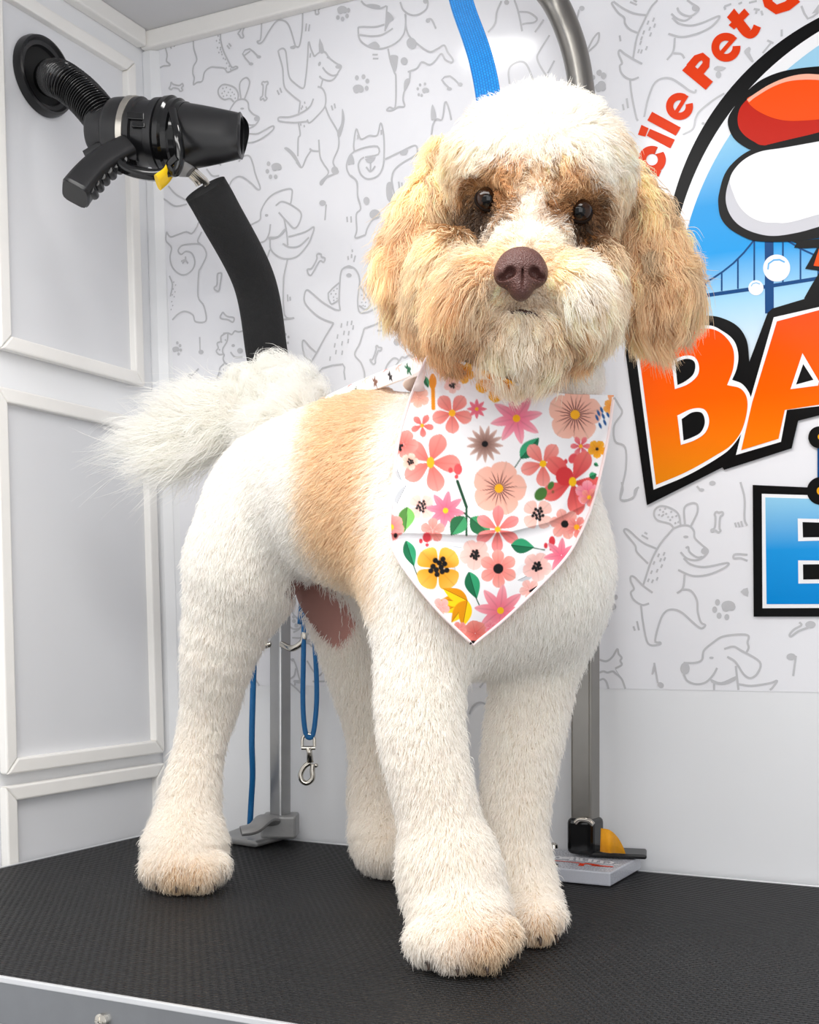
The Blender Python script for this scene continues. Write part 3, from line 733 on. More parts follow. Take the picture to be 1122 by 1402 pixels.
part('black_spikes', [G([(1120, 372), (960, 388), (990, 398), (975, 425), (1035, 428), (1110, 425), (1040, 548), (1130, 560), (1080, 640), (1035, 720), (1040, 745), (1180, 745), (1180, 372)])], M_lblack, 6)
part('orange_spike', [G([(1122, 430), (1150, 420), (1165, 430), (1165, 540), (1090, 530)])], M_lorange, 7)
H = crop(860, 400, 3.05)
# letters
part('letter_backing', [catmull([(*H([p[:2]])[0], *p[2:]) for p in [(-10, 250, 1), (80, 890, 1), (395, 732, 1), (403, 742, 1), (685, 652, 1), (712, 537, 1), (890, 492, 1), (930, 640, 1), (1180, 590, 1), (1010, -20, 1), (850, -5, 1), (605, 68, 1), (585, 85, 1), (508, 290, 1), (498, 205), (462, 145), (400, 110), (330, 98), (200, 110), (60, 140), (-10, 180, 1)]], 6, True)], M_lblack, 10)
Bw = [(108, 825, 1), (38, 290, 1), (28, 200, 1), (180, 160), (330, 138), (400, 165), (445, 205), (462, 262), (455, 320), (436, 366, 1), (480, 385), (512, 432), (515, 485), (492, 560), (440, 640), (380, 690), (250, 765)]
Bo = [(118, 805, 1), (52, 295, 1), (44, 210, 1), (200, 172), (315, 152), (375, 162), (420, 200), (443, 250), (440, 320), (415, 388, 1), (470, 402), (497, 440), (498, 500), (475, 580), (430, 640), (370, 680), (250, 748)]
Aw = [(452, 680), (472, 600), (514, 440), (610, 105), (799, 62), (850, 50), (985, 25), (1130, 560), (960, 598), (915, 470), (850, 470), (665, 492), (640, 625)]
Ao = [(474, 660), (520, 460), (623, 122), (799, 75), (972, 38), (1112, 552), (970, 584), (925, 460), (850, 462), (656, 492), (630, 612)]
part('letter_outline', [c2(H, Bw, 6)], M_lwhite, 11); part('letter_outline', [H(Aw)], M_lwhite, 11)
part('letter', [c2(H, Bo, 6)], M_lor, 12); part('letter', [H(Ao)], M_lor, 13)
hw = [c2(H, [(197, 405, 1), (182, 285, 1), (240, 265), (280, 272), (298, 310), (290, 350), (250, 385)], 6), c2(H, [(222, 638, 1), (207, 515, 1), (270, 487), (320, 490), (340, 535), (325, 585), (280, 618)], 6), H([(680, 405), (730, 255), (799, 372), (795, 390)])]
hb = [c2(H, [(208, 388, 1), (198, 292, 1), (245, 278), (275, 287), (282, 312), (272, 345), (240, 372)], 6), c2(H, [(233, 620, 1), (225, 530, 1), (270, 502), (310, 505), (322, 545), (305, 585), (270, 606)], 6), H([(703, 386), (733, 300), (776, 366)])]
for q_ in hw: part('letter_counter_rim', [q_], M_lwhite, 14)
for q_ in hb: part('letter_counter', [q_], M_lblack, 15)
part('letter_backing', [H([(522, 805), (750, 815), (760, 800), (1150, 800), (1150, 1355), (526, 1355)])], M_lblack, 10)
part('letter_outline', [c2(H, [(560, 842, 1), (1010, 855, 1), (1080, 880), (1100, 960), (1060, 1060), (1110, 1140), (1110, 1230), (1070, 1300), (1000, 1318, 1), (563, 1320, 1)], 6)], M_lwhite, 11)
part('letter', [c2(H, [(575, 857, 1), (1000, 870, 1), (1060, 890), (1080, 960), (1040, 1060), (1090, 1140), (1090, 1230), (1050, 1290), (1000, 1302, 1), (580, 1303, 1)], 6)], M_lbl, 12)
for q_ in ([(710, 945), (900, 950), (920, 990), (900, 1035), (712, 1040)], [(712, 1120), (900, 1122), (925, 1170), (900, 1215), (713, 1217)]): part('letter_counter_rim', [H(q_)], M_lwhite, 13)
for q_ in ([(730, 960), (890, 965), (905, 990), (890, 1022), (732, 1024)], [(732, 1137), (890, 1135), (908, 1170), (890, 1198), (733, 1200)]): part('letter_counter', [H(q_)], M_lblack, 14)
part('dark_drop', [strip(H, [(803, 600), (803, 800)], 7)], M_lnavy, 9)
part('black_dot', [circ(*H([(800, 606)])[0], 15)], M_lblack, 15); part('black_dot', [circ(*H([(806, 830)])[0], 19)], M_lblack, 15)
part('gold_dot', [circ(*H([(806, 604)])[0], 4)], M_lgold, 16); part('gold_dot', [circ(*H([(808, 830)])[0], 6)], M_lgold, 16)
# red words along the ring
def glyph(polys, holes=()):
    part('red_letter', polys, M_lred, 0)
def ring_arc(c, cx, cy, r, a0, a1, w, sq=1.0, n=28):
    a = np.radians(np.linspace(a0, a1, n))
    return strip(c, [(cx + r * math.cos(t), cy + r * sq * math.sin(t)) for t in a], w / 3.715)
def local(cx, cy, ang):
    u = np.array([math.cos(ang), -math.sin(ang)]); v = np.array([-math.sin(ang), -math.cos(ang)])
    return lambda pts: D4([(cx + p[0] * u[0] + p[1] * v[0], cy + p[0] * u[1] + p[1] * v[1]) for p in pts])
def glyph_e(cx, cy, ang, s):
    f = local(cx, cy, ang)
    a = np.radians(np.linspace(2, 318, 40))
    pts = [(s * .70 * math.cos(t), s * .70 * math.sin(t)) for t in a]
    glyph([strip(f, pts, s * .52 / 3.715), f([(-s * .6, s * .12), (s * .92, s * .12), (s * .95, -s * .16), (-s * .6, -s * .16)])])
glyph([D4([(272, 568), (418, 648), (393, 690), (248, 612)])])
glyph([D4([(262, 655), (388, 710), (365, 755), (245, 690)]), D4([(218, 635), (255, 652), (238, 695), (200, 685)])])
glyph_e(412, 541, math.radians(58), 72)
glyph([D4([(425, 358), (463, 316), (582, 415), (545, 457)]), strip(D4, [(462, 342), (500, 297), (528, 287), (548, 305), (546, 330), (500, 388)], 40 / 3.715)])
glyph_e(648, 240, math.radians(49), 77)
glyph([D4([(653, 88), (690, 43), (776, 150), (738, 178)]), D4([(662, 128), (742, 43), (768, 72), (690, 150)]), strip(D4, catmull([(722, 135), (748, 166), (772, 176), (794, 162), (808, 132)], 5), 40 / 3.715)])
glyph([strip(D4, [(852, -30), (865, 20), (905, 48), (960, 30), (1010, -10)], 50 / 3.715)])
f_ = local(272, 812, math.radians(66))
glyph([strip(f_, [(50 * math.cos(t), 50 * math.sin(t)) for t in np.radians(np.linspace(0, 360, 36))], 11), f_([(-66, 130), (-34, 130), (-34, -66), (-66, -66)])])
# ------------------------------------------------------------------ hose port in the upper panel
port_c = on_left(57, 105, 0.006)
pn = np.array([1.0, 0, LW_K]); pn /= np.linalg.norm(pn)
t = thing('hose_port', port_c, 'round black hose port set in the upper white panel', 'hose port')
def ringlathe(mb, c, ax, prof, seg=48, mi=0):
    ax = np.asarray(ax, float); ax /= np.linalg.norm(ax)
    u = np.array([0, 0, 1.0]) if abs(ax[2]) < .9 else np.array([1.0, 0, 0])
    u = u - ax * (u @ ax); u /= np.linalg.norm(u); s = np.cross(ax, u)
    vs = []
    for h, r in prof:
        for k in range(seg):
            a = 2 * math.pi * k / seg
            vs.append(c + ax * h + r * (math.cos(a) * s + math.sin(a) * u))
    fs = []
    for i in range(len(prof) - 1):
        for k in range(seg):
            a, b = i * seg + k, i * seg + (k + 1) % seg
            fs.append((a, b, b + seg, a + seg))
    mb.add(vs, fs, mi)
R_ = 0.0485
m = MB(); ringlathe(m, port_c, pn, [(-.0003, R_), (.004, R_), (.010, R_ * .96), (.011, R_ * .9), (.007, R_ * .84), (.006, R_ * .74), (.0005, R_ * .70)])
m.build('flange', M_black, t, smooth=True)
m = MB(); ringlathe(m, port_c, pn, [(.004, R_ * .75), (.0015, R_ * .72), (.0015, 0.0005)]); m.build('dark_opening', M_hole, t, smooth=True)

# ------------------------------------------------------------------ dog dryer: hose, body, grip, nozzle
dr = thing('hand_dryer', P(200, 190, 1.47), 'black hand dryer with hose and pistol grip, resting on the padded arm', 'pet dryer')
dh = 1.47
h0 = port_c + pn * 0.017 + np.array([0, 0.0, -.006])
hp = catmull([tuple(h0), tuple(P(84, 109, 1.497)), tuple(P(110, 128, 1.482)), tuple(P(132, 152, 1.472)), tuple(P(147, 172, 1.468))], 40)
n_ = len(hp)
arc = np.concatenate([[0], np.cumsum(np.linalg.norm(np.diff(hp, axis=0), axis=1))])
ss = np.linspace(0, arc[-1], 360)
hp = np.stack([np.interp(ss, arc, hp[:, i]) for i in range(3)], 1)
m = MB(); m.tube(hp, 0.0208 + 0.0018 * np.sin(ss / 0.0036 * 2 * math.pi), 24); m.build('hose', M_blackgloss, dr, smooth='all')
a0, a1 = P(128, 178, 1.478), P(258, 187, 1.452)
ax = (a1 - a0) / np.linalg.norm(a1 - a0); LEN = np.linalg.norm(a1 - a0)
pxm = dh / FOC
def along(px_): # position along the axis at the image column px_
    return a0 + ax * (px_ - 128) / 130.0 * LEN
m = MB()
prof = [(128, 14), (129, 30), (134, 34), (152, 36), (156, 42), (160, 44), (168, 45), (196, 47), (198, 43), (214, 43), (216, 47), (226, 48), (228, 44), (232, 44)]
m.tube([along(p) for p, r in prof], [r * pxm for p, r in prof], 40); m.build('housing', M_black, dr, smooth=True)
m = MB(); m.tube([along(x) for x in (179, 180, 188, 189)], np.array([45.5, 47.5, 47.8, 46]) * pxm, 40); m.build('clamp_band', M_nickel, dr, smooth=True)
m = MB()
bb = along(196) + RGT * 0 - FWD * 44 * pxm
m.obox(bb + UPV * 0.004, ax * .011, FWD * .004, UPV * .004); m.obox(bb + ax * .004 - UPV * .006, ax * .008, FWD * .005, UPV * .003)
m.build('clamp_screw', M_blackgloss, dr, bevel=.001)
m = MB()
prof = [(228, 44), (230, 50), (237, 51), (240, 48), (247, 48), (249, 45), (256, 44)]
m.tube([along(p) for p, r in prof], [r * pxm for p, r in prof], 40); m.build('nozzle_ring', M_blackgloss, dr, smooth=True)
# nozzle: round at the ring, flattened at the mouth, hollow
e1 = P(331, 186, 1.415)
na = along(252); nd = (e1 - na)
up_ = np.array([0, 0, 1.0]) * .93 + RGT * .30
k = np.linspace(0, 1, 9)
m = MB()
def loft(mb, rings, seg=40):
    """rings: (centre, half-width vector, half-height vector, power)"""
    vs, fs = [], []
    for c, hx, hy, p in rings:
        for q in range(seg):
            a = 2 * math.pi * (q + .5) / seg
            ca, sa = math.cos(a), math.sin(a)
            f = (abs(ca) ** p + abs(sa) ** p) ** (-1 / p)
            vs.append(c + hx * ca * f + hy * sa * f)
    for i in range(len(rings) - 1):
        for q in range(seg):
            a, b = i * seg + q, i * seg + (q + 1) % seg
            fs.append((a, b, b + seg, a + seg))
    mb.add(vs, fs)
nu = nd / np.linalg.norm(nd)
hy_ = up_ - nu * (up_ @ nu); hy_ /= np.linalg.norm(hy_); hx_ = np.cross(nu, hy_)
def nring(q, r, rx=1.0, p=2.6): return (na + nd * q, hx_ * r * pxm * rx, hy_ * r * pxm, p)
tilt = lambda q, r, rx, p=3.0: (na + nd * q + 0, hx_ * r * pxm * rx + nd * 0.10, hy_ * r * pxm - nd * .06, p)
rings = [nring(q, 43 - 16 * q ** 1.1, 1 - .2 * q, 2 + 1.0 * q) for q in np.linspace(0, .93, 9)]
rings += [tilt(.96, 27.5, .8), tilt(.99, 28.5, .8), tilt(1.0, 27.5, .8), tilt(1.0, 23, .74), tilt(.97, 22, .74), nring(.75, 20, .74, 3.0), nring(.5, 16, .8, 3.0)]
m = MB(); loft(m, rings)
m.build('nozzle', M_black, dr, smooth=True, angle=50)
m = MB(); m.tube([na + nd * .6, na + nd * .61], np.array([21, 21]) * pxm, 30, sx=.8, sq=2.6, up=up_); m.build('nozzle_opening', M_hole, dr)
# grip with finger ridges
g0, g1 = P(178, 206, 1.44), P(104, 268, 1.40)
gd = g1 - g0; kk = np.linspace(0, 1, 60)
pr = np.cross(gd / np.linalg.norm(gd), FWD); pr = pr / np.linalg.norm(pr)
pr = pr if (pr @ RGT) > 0 else -pr          # towards the finger side
bow = -pr * .006
m = MB(); m.tube([g0 + gd * q + bow * math.sin(q * math.pi) - pr * .002 for q in kk], (16 + 3.5 * kk) * pxm * np.where(kk > .97, .9, 1), 28, sx=1.05, sy=1.0, sq=4.5, up=pr)
m.build('grip', M_black, dr, smooth=True, angle=50)
m = MB()
for q in np.linspace(.18, .82, 6):
    c_ = g0 + gd * q + bow * math.sin(q * math.pi) + pr * (12.5 + 3.5 * q) * pxm
    m.tube([c_ - FWD * 12 * pxm, c_ - FWD * 10 * pxm, c_ + FWD * 10 * pxm], np.array([4.5, 6, 6]) * pxm, 14, sx=1.0, sy=1.0)
m.build('finger_ridges', M_black, dr, smooth=True)
m = MB(); m.tube([P(118, 216, 1.46), P(135, 208, 1.46), P(160, 204, 1.455), P(190, 208, 1.45)], np.array([9, 11, 12, 12]) * pxm, 14, sq=3.5); m.build('trigger_guard', M_black, dr, smooth=True)
m = MB(); m.tube(catmull([tuple(P(168, 214, 1.435)), tuple(P(178, 232, 1.43)), tuple(P(215, 240, 1.425)), tuple(P(240, 232, 1.425))], 8), 8 * pxm, 12, sx=2.4, sq=4); m.build('under_shell', M_blackgloss, dr, smooth=True)
m = MB(); m.tube(catmull([tuple(P(236, 150, 1.42)), tuple(P(243, 180, 1.405)), tuple(P(247, 215, 1.405)), tuple(P(240, 236, 1.408)), tuple(P(232, 226, 1.41)), tuple(P(243, 214, 1.402))], 8), 4.2 * pxm, 10, sx=1.5); m.build('rubber_strap', M_blackgloss, dr, smooth=True)

# ------------------------------------------------------------------ padded dryer arm on a square post
ds = thing('dryer_stand', on_z(386, 1150, TABLE_Z), 'square steel post with black foam-covered arm clamped at the table corner', 'stand')
pd = 1.60
pb, pt = P(384, 1117, pd), P(379, 700, pd)
sqx, sqy = np.array([1.0, 0, 0]), np.array([0, 1.0, 0])
base_z = TABLE_Z + 0.033
px0, py0 = P(384, 1117, pd)[:2]
M_steel = mat('worn_steel', (168, 168, 168), 0.32, 0.9, vary=0.16, scale=25, bump=0.15, bscale=120)
def turned(px_, th, hw):
    """horizontal axes of a square post turned by th from facing the viewer"""
    r = ray(px_, HORY); r /= np.linalg.norm(r); q = np.array([r[1], -r[0], 0])
    n = -r * math.cos(th) - q * math.sin(th)
    return np.array([-n[1], n[0], 0]) * hw * (1 if np.array([-n[1], n[0], 0]) @ q > 0 else -1), -n * hw
LA1, LA2 = turned(384, math.radians(44), .0100)
m = MB()
m.obox((px0, py0, (base_z + 1.17) / 2), LA1, LA2, (0, 0, (1.17 - base_z) / 2)); m.build('square_post', M_steel, ds, bevel=.003, bseg=3)
fp = catmull([tuple((px0, py0, 1.165)), tuple(P(370, 520, 1.60)), tuple(P(365, 480, 1.59)), tuple(P(348, 385, 1.56)), tuple(P(298, 288, 1.49)), tuple(P(281, 258, 1.475))], 14)
M_foam = mat('black_foam', (26, 26, 27), 0.95, vary=0.25, scale=120, bump=1.0, bscale=420)
m = MB(); m.tube(fp, np.concatenate([np.full(3, .020), np.full(len(fp) - 3, .0262)]), 32); m.build('foam_sleeve', M_foam, ds, smooth=True, angle=60)
fe = fp[-1]; fd = fp[-1] - fp[-2]; fd /= np.linalg.norm(fd)
tgt = P(259, 232, 1.455)
m = MB()
for off in (-.0045, .0045):
    m.tube([fe + fd * .0045 + RGT * off, fe + fd * .010 + RGT * off, tgt + RGT * off], .0042, 12)
m.build('holder_prong', M_nickel, dr, smooth=True)
m = MB(); m.tube([P(248, 220, 1.452), P(256, 231, 1.452), P(261, 236, 1.452)], [.017, .013, .007], 20); m.build('bracket', M_grey, dr, smooth=True)
m = MB()
m.tube(catmull([tuple(P(243, 222, 1.425)), tuple(P(235, 228, 1.42)), tuple(P(228, 240, 1.415)), tuple(P(216, 250, 1.41))], 6), np.linspace(.008, .0105, 19), 12, sx=1.0, sy=.35, sq=3, up=RGT); m.build('yellow_lever', M_yellow, dr, smooth=True)
# cast clamp foot
m = MB()
bz = TABLE_Z + .0015
foot = [on_z(x, y, bz) for x, y in ((312, 1146), (312, 1155), (352, 1161), (400, 1148), (410, 1138), (404, 1131), (360, 1128))]
m.prism(foot, (0, 0, .008)); m.build('clamp_foot', M_grey, ds, bevel=.004, bseg=3)
m = MB()
m.obox((px0, py0, TABLE_Z + .022), np.array((.020, .009, 0)), np.array((-.009, .019, 0)), (0, 0, .014)); 
m.build('post_socket', M_grey, ds, bevel=.003)
m = MB()
m.tube(catmull([(px0 - .005, py0 - .012, TABLE_Z + .028), tuple(P(362, 1122, 1.55)), tuple(P(348, 1134, 1.535)), tuple(P(330, 1138, 1.53))], 6), np.linspace(.012, .008, 19), 14, sx=1.2, sy=.6); m.build('clamp_lever', M_grey, ds, smooth=True)
m = MB(); m.tube(catmull([(px0 + .010, py0 - .012, 1.0), (px0 + .03, py0 - .02, 0.995), (px0 + .045, py0 - .02, 1.003), (px0 + .048, py0 - .02, 1.015)], 8), .004, 10)
m.tube(catmull([(px0 - .010, py0 - .006, 1.0), (px0 - .03, py0 - .015, 0.995), (px0 - .042, py0 - .015, 1.003), (px0 - .045, py0 - .015, 1.012)], 8), .004, 10); m.build('hook', M_nickel, ds, smooth=True)

# ------------------------------------------------------------------ blue cords
M_blue = mat('blue_cord', (0, 100, 160), 0.5, vary=0.12, scale=200, bump=0.5, bscale=900)
M_webb, nt, b = principled('blue_webbing')
tc = nt.nodes.new('ShaderNodeTexCoord')
ck = nt.nodes.new('ShaderNodeTexBrick'); ck.offset = 0.5
ck.inputs['Scale'].default_value = 1.0; ck.inputs['Brick Width'].default_value = .0036; ck.inputs['Row Height'].default_value = .0026; ck.inputs['Mortar Size'].default_value = .0004; ck.inputs['Mortar Smooth'].default_value = .6
ck.inputs['Color1'].default_value = (*lin((20, 142, 220)), 1); ck.inputs['Color2'].default_value = (*lin((8, 128, 208)), 1); ck.inputs['Mortar'].default_value = (*lin((2, 92, 165)), 1)
nt.links.new(tc.outputs['UV'], ck.inputs['Vector']); nt.links.new(ck.outputs['Color'], b.inputs['Base Color'])
bp = nt.nodes.new('ShaderNodeBump'); bp.inputs['Strength'].default_value = .6; bp.inputs['Distance'].default_value = .0008; bp.invert = True
nt.links.new(ck.outputs['Fac'], bp.inputs['Height']); nt.links.new(bp.outputs['Normal'], b.inputs['Normal']); b.inputs['Roughness'].default_value = .55
gl = thing('grooming_loop', P(424, 900, 1.56), 'blue cord loop with a metal snap clip hanging behind the dog belly', 'leash')
hk = np.array((px0 + .045, py0 - .02, 1.006))
m = MB()
m.tube(catmull([tuple(hk + [-.004, 0, .019]), tuple(P(416, 800, 1.565)), tuple(P(416, 880, 1.56)), tuple(P(415, 960, 1.56)), tuple(P(418, 1000, 1.56)), tuple(P(424, 1010, 1.56)), tuple(P(430, 1000, 1.56)), tuple(P(434, 950, 1.56)), tuple(P(431, 880, 1.56)), tuple(P(424, 800, 1.562)), tuple(hk + [.004, 0, .019])], 10), .0031, 12)
m.build('cord', M_blue, gl, smooth='all')
def dcp(x, y): return P(x, y, 1.56)
m = MB()
m.tube(catmull([tuple(dcp(414, 1022)), tuple(dcp(415, 1010)), tuple(dcp(423, 1005)), tuple(dcp(430, 1010)), tuple(dcp(431, 1022))], 8), .002, 10)
m.tube([dcp(413, 1024), dcp(432, 1024)], .0026, 10)
m.build('swivel_ring', M_nickel, gl, smooth=True)
m = MB()
m.tube([dcp(423, 1024), dcp(424, 1030), dcp(425, 1044)], [.0042, .0034, .0042], 12)
m.tube(catmull([tuple(dcp(425, 1044)), tuple(dcp(417, 1050)), tuple(dcp(412, 1060)), tuple(dcp(414, 1069)), tuple(dcp(421, 1072)), tuple(dcp(428, 1066)), tuple(dcp(428, 1055)), tuple(dcp(429, 1046))], 8), .0033, 12)
m.tube([dcp(426, 1049), dcp(432, 1048.5)], .0018, 10); m.ball(dcp(433, 1048), .0028, 12, 8)
m.build('snap_clip', M_nickel, gl, smooth='all')
hk2 = np.array((px0 - .042, py0 - .015, 1.005))
m = MB(); cb = P(342, 1124, 1.60); cb[2] = TABLE_Z + .0145
m.tube(catmull([tuple(hk2 + [-.002, 0, .0165]), tuple(P(349, 850, 1.58)), tuple(P(347, 930, 1.575)), tuple(P(345, 1010, 1.575)), tuple(P(346, 1060, 1.585)), tuple(P(344, 1100, 1.597)), tuple(cb)], 10), .0037, 12)
o = m.build('blue_cord', M_blue, smooth='all')
tag(o, 'single blue cord hanging down beside the square post onto its grey clamp foot', 'cord')

# ------------------------------------------------------------------ grooming arm at the right
ga = thing('grooming_post', on_z(805, 1180, TABLE_Z), 'square steel grooming arm with a curved top behind the dog head', 'grooming arm')
gd_ = 1.425
gx, gy = P(802, 1140, gd_)[:2]
gy = min(gy, BACK_Y - .045)
gtop = 1.02 + (860 - 165) * gd_ / FOC
hw_ = .0126
M_steel2 = mat('brushed_steel', (140, 137, 132), 0.3, 1.0, vary=0.16, scale=18, bump=0.1, bscale=90)
gb = TABLE_Z + .045
m = MB(); A1, A2 = turned(802, math.radians(25), hw_)
m.obox((gx, gy, (gb + 1.30) / 2), A1, A2, (0, 0, (1.30 - gb) / 2)); m.build('square_post', M_steel2, ga, bevel=.003, bseg=3)
arm = [(gx, gy, 1.29), (gx, gy, 1.45), tuple(P(801, 190, gd_)), tuple(P(795, 110, gd_)), tuple(P(781, 50, gd_)), tuple(P(755, -5, gd_)), tuple(P(715, -45, gd_ - .02)), tuple(P(680, -68, gd_ - .04)), tuple(P(648, -78, gd_ - .06))]
m = MB(); m.tube(catmull(arm, 12), .0146, 28); m.build('curved_tube', M_steel2, ga, smooth=True)
m = MB(); m.obox((gx, gy, TABLE_Z + .038), A1 * 1.3, A2 * 1.3, (0, 0, .0205)); m.build('clamp_collar', M_blackgloss, ga, bevel=.006, bseg=3)
m = MB(); cc = np.array((gx, gy, TABLE_Z + .054)) - A2 * 1.5 + A1 * .45
m.tube(catmull([tuple(cc - A1 * .7), tuple(cc - A1 * .3 + [0, 0, .004]), tuple(cc + A1 * .5 + [0, 0, .004]), tuple(cc + A1 * 1.0)], 6), .0028, 10); m.build('latch_wire', M_nickel, ga, smooth=True)
# flat clamp plate of the arm under the collar
q = [on_z(x, y, TABLE_Z + .0168) for x, y in ((806, 1164), (886, 1168), (886, 1177), (806, 1173))]
m = MB(); m.prism(q, (0, 0, .005)); m.build('clamp_plate', M_black, ga, bevel=.002)
m = MB()
for x, y in ((758, 1161),):
    c_ = on_z(x, y, TABLE_Z + .0215); m.tube([c_, c_ + UPV * .004, c_ + UPV * .006], [.0055, .005, .002], 14)
m.build('screw', M_nickel, ga, smooth=True)
# milky pad with lettering
M_pad, nt, b = principled('milky_plastic')
b.inputs['Base Color'].default_value = (*lin((190, 192, 200)), 1); b.inputs['Roughness'].default_value = .25; b.inputs['Subsurface Weight'].default_value = .25; b.inputs['Subsurface Radius'].default_value = (.01, .01, .01)
nzz = nt.nodes.new('ShaderNodeTexNoise'); nzz.inputs['Scale'].default_value = 60
rr_ = nt.nodes.new('ShaderNodeMapRange'); rr_.inputs[3].default_value = .2; rr_.inputs[4].default_value = .35; nt.links.new(nzz.outputs[0], rr_.inputs[0]); nt.links.new(rr_.outputs[0], b.inputs['Roughness'])
pad = thing('clamp_pad', on_z(810, 1190, TABLE_Z + .001), 'milky grey plastic pad with white and red lettering at the arm base', 'pad')
q = [on_z(x, y, TABLE_Z + .001) for x, y in ((720, 1203), (836, 1214), (878, 1190), (745, 1178))]
m = MB(); m.prism(q, (0, 0, .0145)); m.build('pad_block', M_pad, pad, bevel=.0015)
pz = TABLE_Z + .0158
def padline(mb, pts, w):
    p3 = np.array([on_z(x, y, pz) for x, y in pts]); tt = np.gradient(p3, axis=0); tt /= np.linalg.norm(tt, axis=1)[:, None]
    nn = np.stack([-tt[:, 1], tt[:, 0], 0 * tt[:, 0]], 1) * w / 2; n = len(p3)
    mb.add(np.vstack([p3 + nn, p3 - nn]), [(i, i + 1, n + i + 1, n + i) for i in range(n - 1)])
Zc = crop(740, 1060, 6.233)
m = MB()
for s in ([(105, 722), (120, 705), (160, 700), (185, 708), (170, 722), (135, 720)], [(200, 722), (215, 704), (240, 706), (232, 724)], [(255, 706), (275, 708), (262, 735), (285, 733)], [(300, 708), (325, 712), (318, 738)], [(350, 716), (345, 740), (372, 738)], [(385, 722), (430, 724), (420, 748), (382, 742)], [(440, 728), (475, 730), (465, 752), (438, 748)], [(485, 735), (530, 737), (522, 760), (490, 755)], [(540, 742), (590, 742), (620, 750), (600, 764), (560, 758)], [(630, 770), (685, 774)]):
    padline(m, Zc(s), .0042)
m.build('white_lettering', M_lwhite, pad, fix=False)
m = MB()
for s, w_ in (([(95, 735), (160, 740), (230, 746), (300, 752), (350, 760)], .003), ([(345, 782), (360, 765), (400, 762), (440, 768), (500, 776)], .006), ([(440, 776), (510, 782), (570, 786), (622, 790)], .006)):
    padline(m, Zc(s), w_)
m.build('red_lettering', M_lred, pad, fix=False)
m = MB()
for x, y in ((758, 1186),):
    c_ = on_z(x, y, pz); m.tube([c_ - UPV * .001, c_ + UPV * .002, c_ + UPV * .004], [.006, .0055, .002], 16)
m.build('screw', M_nickel, pad, smooth=True)
# yellow strap at the collar
M_strap = mat('yellow_webbing', (244, 166, 12), 0.6, vary=0.1, scale=300, bump=0.6, bscale=900)
st = MB()
f0 = np.array((gx, gy, 0)) - A2 * 1.62 + A1 * 1.1
zs0, zs1 = TABLE_Z + .024, TABLE_Z + .056
s0 = P(822, 1166, 1.375); s1 = P(836, 1166, 1.375)
def sp(x, y, d): return P(x, y, d)
prof = catmull([(822, 1134, 1.383), (837, 1137, 1.375), (848, 1146, 1.375), (855, 1160, 1.378), (857, 1168, 1.378)], 8)
top = np.array([sp(*p) for p in catmull([(823, 1134, 1.38), (836, 1137, 1.372), (846, 1146, 1.38), (853, 1158, 1.385), (857, 1168, 1.388)], 6)])
bot = np.array([sp(*p) for p in catmull([(822, 1166, 1.38), (835, 1168, 1.372), (843, 1168, 1.38), (850, 1168.5, 1.385), (856.5, 1169, 1.388)], 6)])
n = len(top)
st.add(np.vstack([top, bot]), [(i, i + 1, n + i + 1, n + i) for i in range(n - 1)])
o = st.build('strap', M_strap, ga, smooth=True)
sm = o.modifiers.new('solid', 'SOLIDIFY'); sm.thickness = .0014
# wide blue webbing loop from the tube end to the dog's neck
wb = thing('grooming_leash', P(652, 60, 1.24), 'wide blue webbing leash running down behind the dog head', 'leash')
c0 = P(612, -85, 1.345); c1 = P(632, 0, 1.27); c2_ = P(666, 112, 1.20); c3 = P(690, 330, 1.16)
cl = catmull([tuple(c0), tuple(c1), tuple(c2_), tuple(c3)], 14)
wv = RGT * .98 + UPV * .12 + FWD * .05
hwid = .0120
top = cl + wv * hwid; bot = cl - wv * hwid
n = len(cl)
o = mesh_obj('webbing', np.vstack([top, bot]), [(i, i + 1, n + i + 1, n + i) for i in range(n - 1)], M_webb, wb)
arcl = np.concatenate([[0], np.cumsum(np.linalg.norm(np.diff(cl, axis=0), axis=1))])
uvl = o.data.uv_layers.new(name='uv')
for lp in o.data.loops:
    vi = lp.vertex_index
    uvl.data[lp.index].uv = (arcl[vi % n], 0 if vi < n else 2 * hwid)
sm = o.modifiers.new('solid', 'SOLIDIFY'); sm.thickness = .0022
m = MB(); tb = P(612, -85, 1.345)
m.tube([tb + RGT * .0 - wv * .016, tb + wv * .016], .004, 12); m.tube(catmull([tuple(tb - wv * .016), tuple(tb - wv * .016 + UPV * .025), tuple(tb + UPV * .04), tuple(tb + wv * .016 + UPV * .025), tuple(tb + wv * .016)], 6), .0035, 10)
m.build('buckle_ring', M_nickel, wb, smooth=True)
# ------------------------------------------------------------------ the dog: one implicit body, meshed once
IN_LEG, IN_HEAD, IN_EAR, IN_TORSO = 0.0115, 0.013, 0.0165, 0.0115
prims = []          # (group, kind, data...)
def rcone(group, a, b, inset):
    pa, pb = P(*a[:3]), P(*b[:3])
    ra = a[3] * a[2] / FOC - inset; rb = b[3] * b[2] / FOC - inset
    prims.append((group, 'c', pa, pb, max(ra, .004), max(rb, .004)))
def chain(group, pts, inset):
    q = catmull([tuple(float(v) for v in p) for p in pts], 3)
    c = np.array([P(*v[:3]) for v in q]); r = np.maximum(q[:, 3] * q[:, 2] / FOC - inset, .004)
    prims.append((group, 'h', c, r))
def ell(group, c, rx, ry, rdepth, inset, roll=0.0):
    """ellipsoid: px radii across and up, depth radius in metres, rolled in the picture plane"""
    p = P(*c); d = c[2]
    cr, sr = math.cos(roll), math.sin(roll)
    ax = RGT * cr - UPV * sr; ay = RGT * sr + UPV * cr
    prims.append((group, 'e', p, np.array([ax, ay, FWD]), np.array([rx * d / FOC - inset, ry * d / FOC - inset, rdepth])))
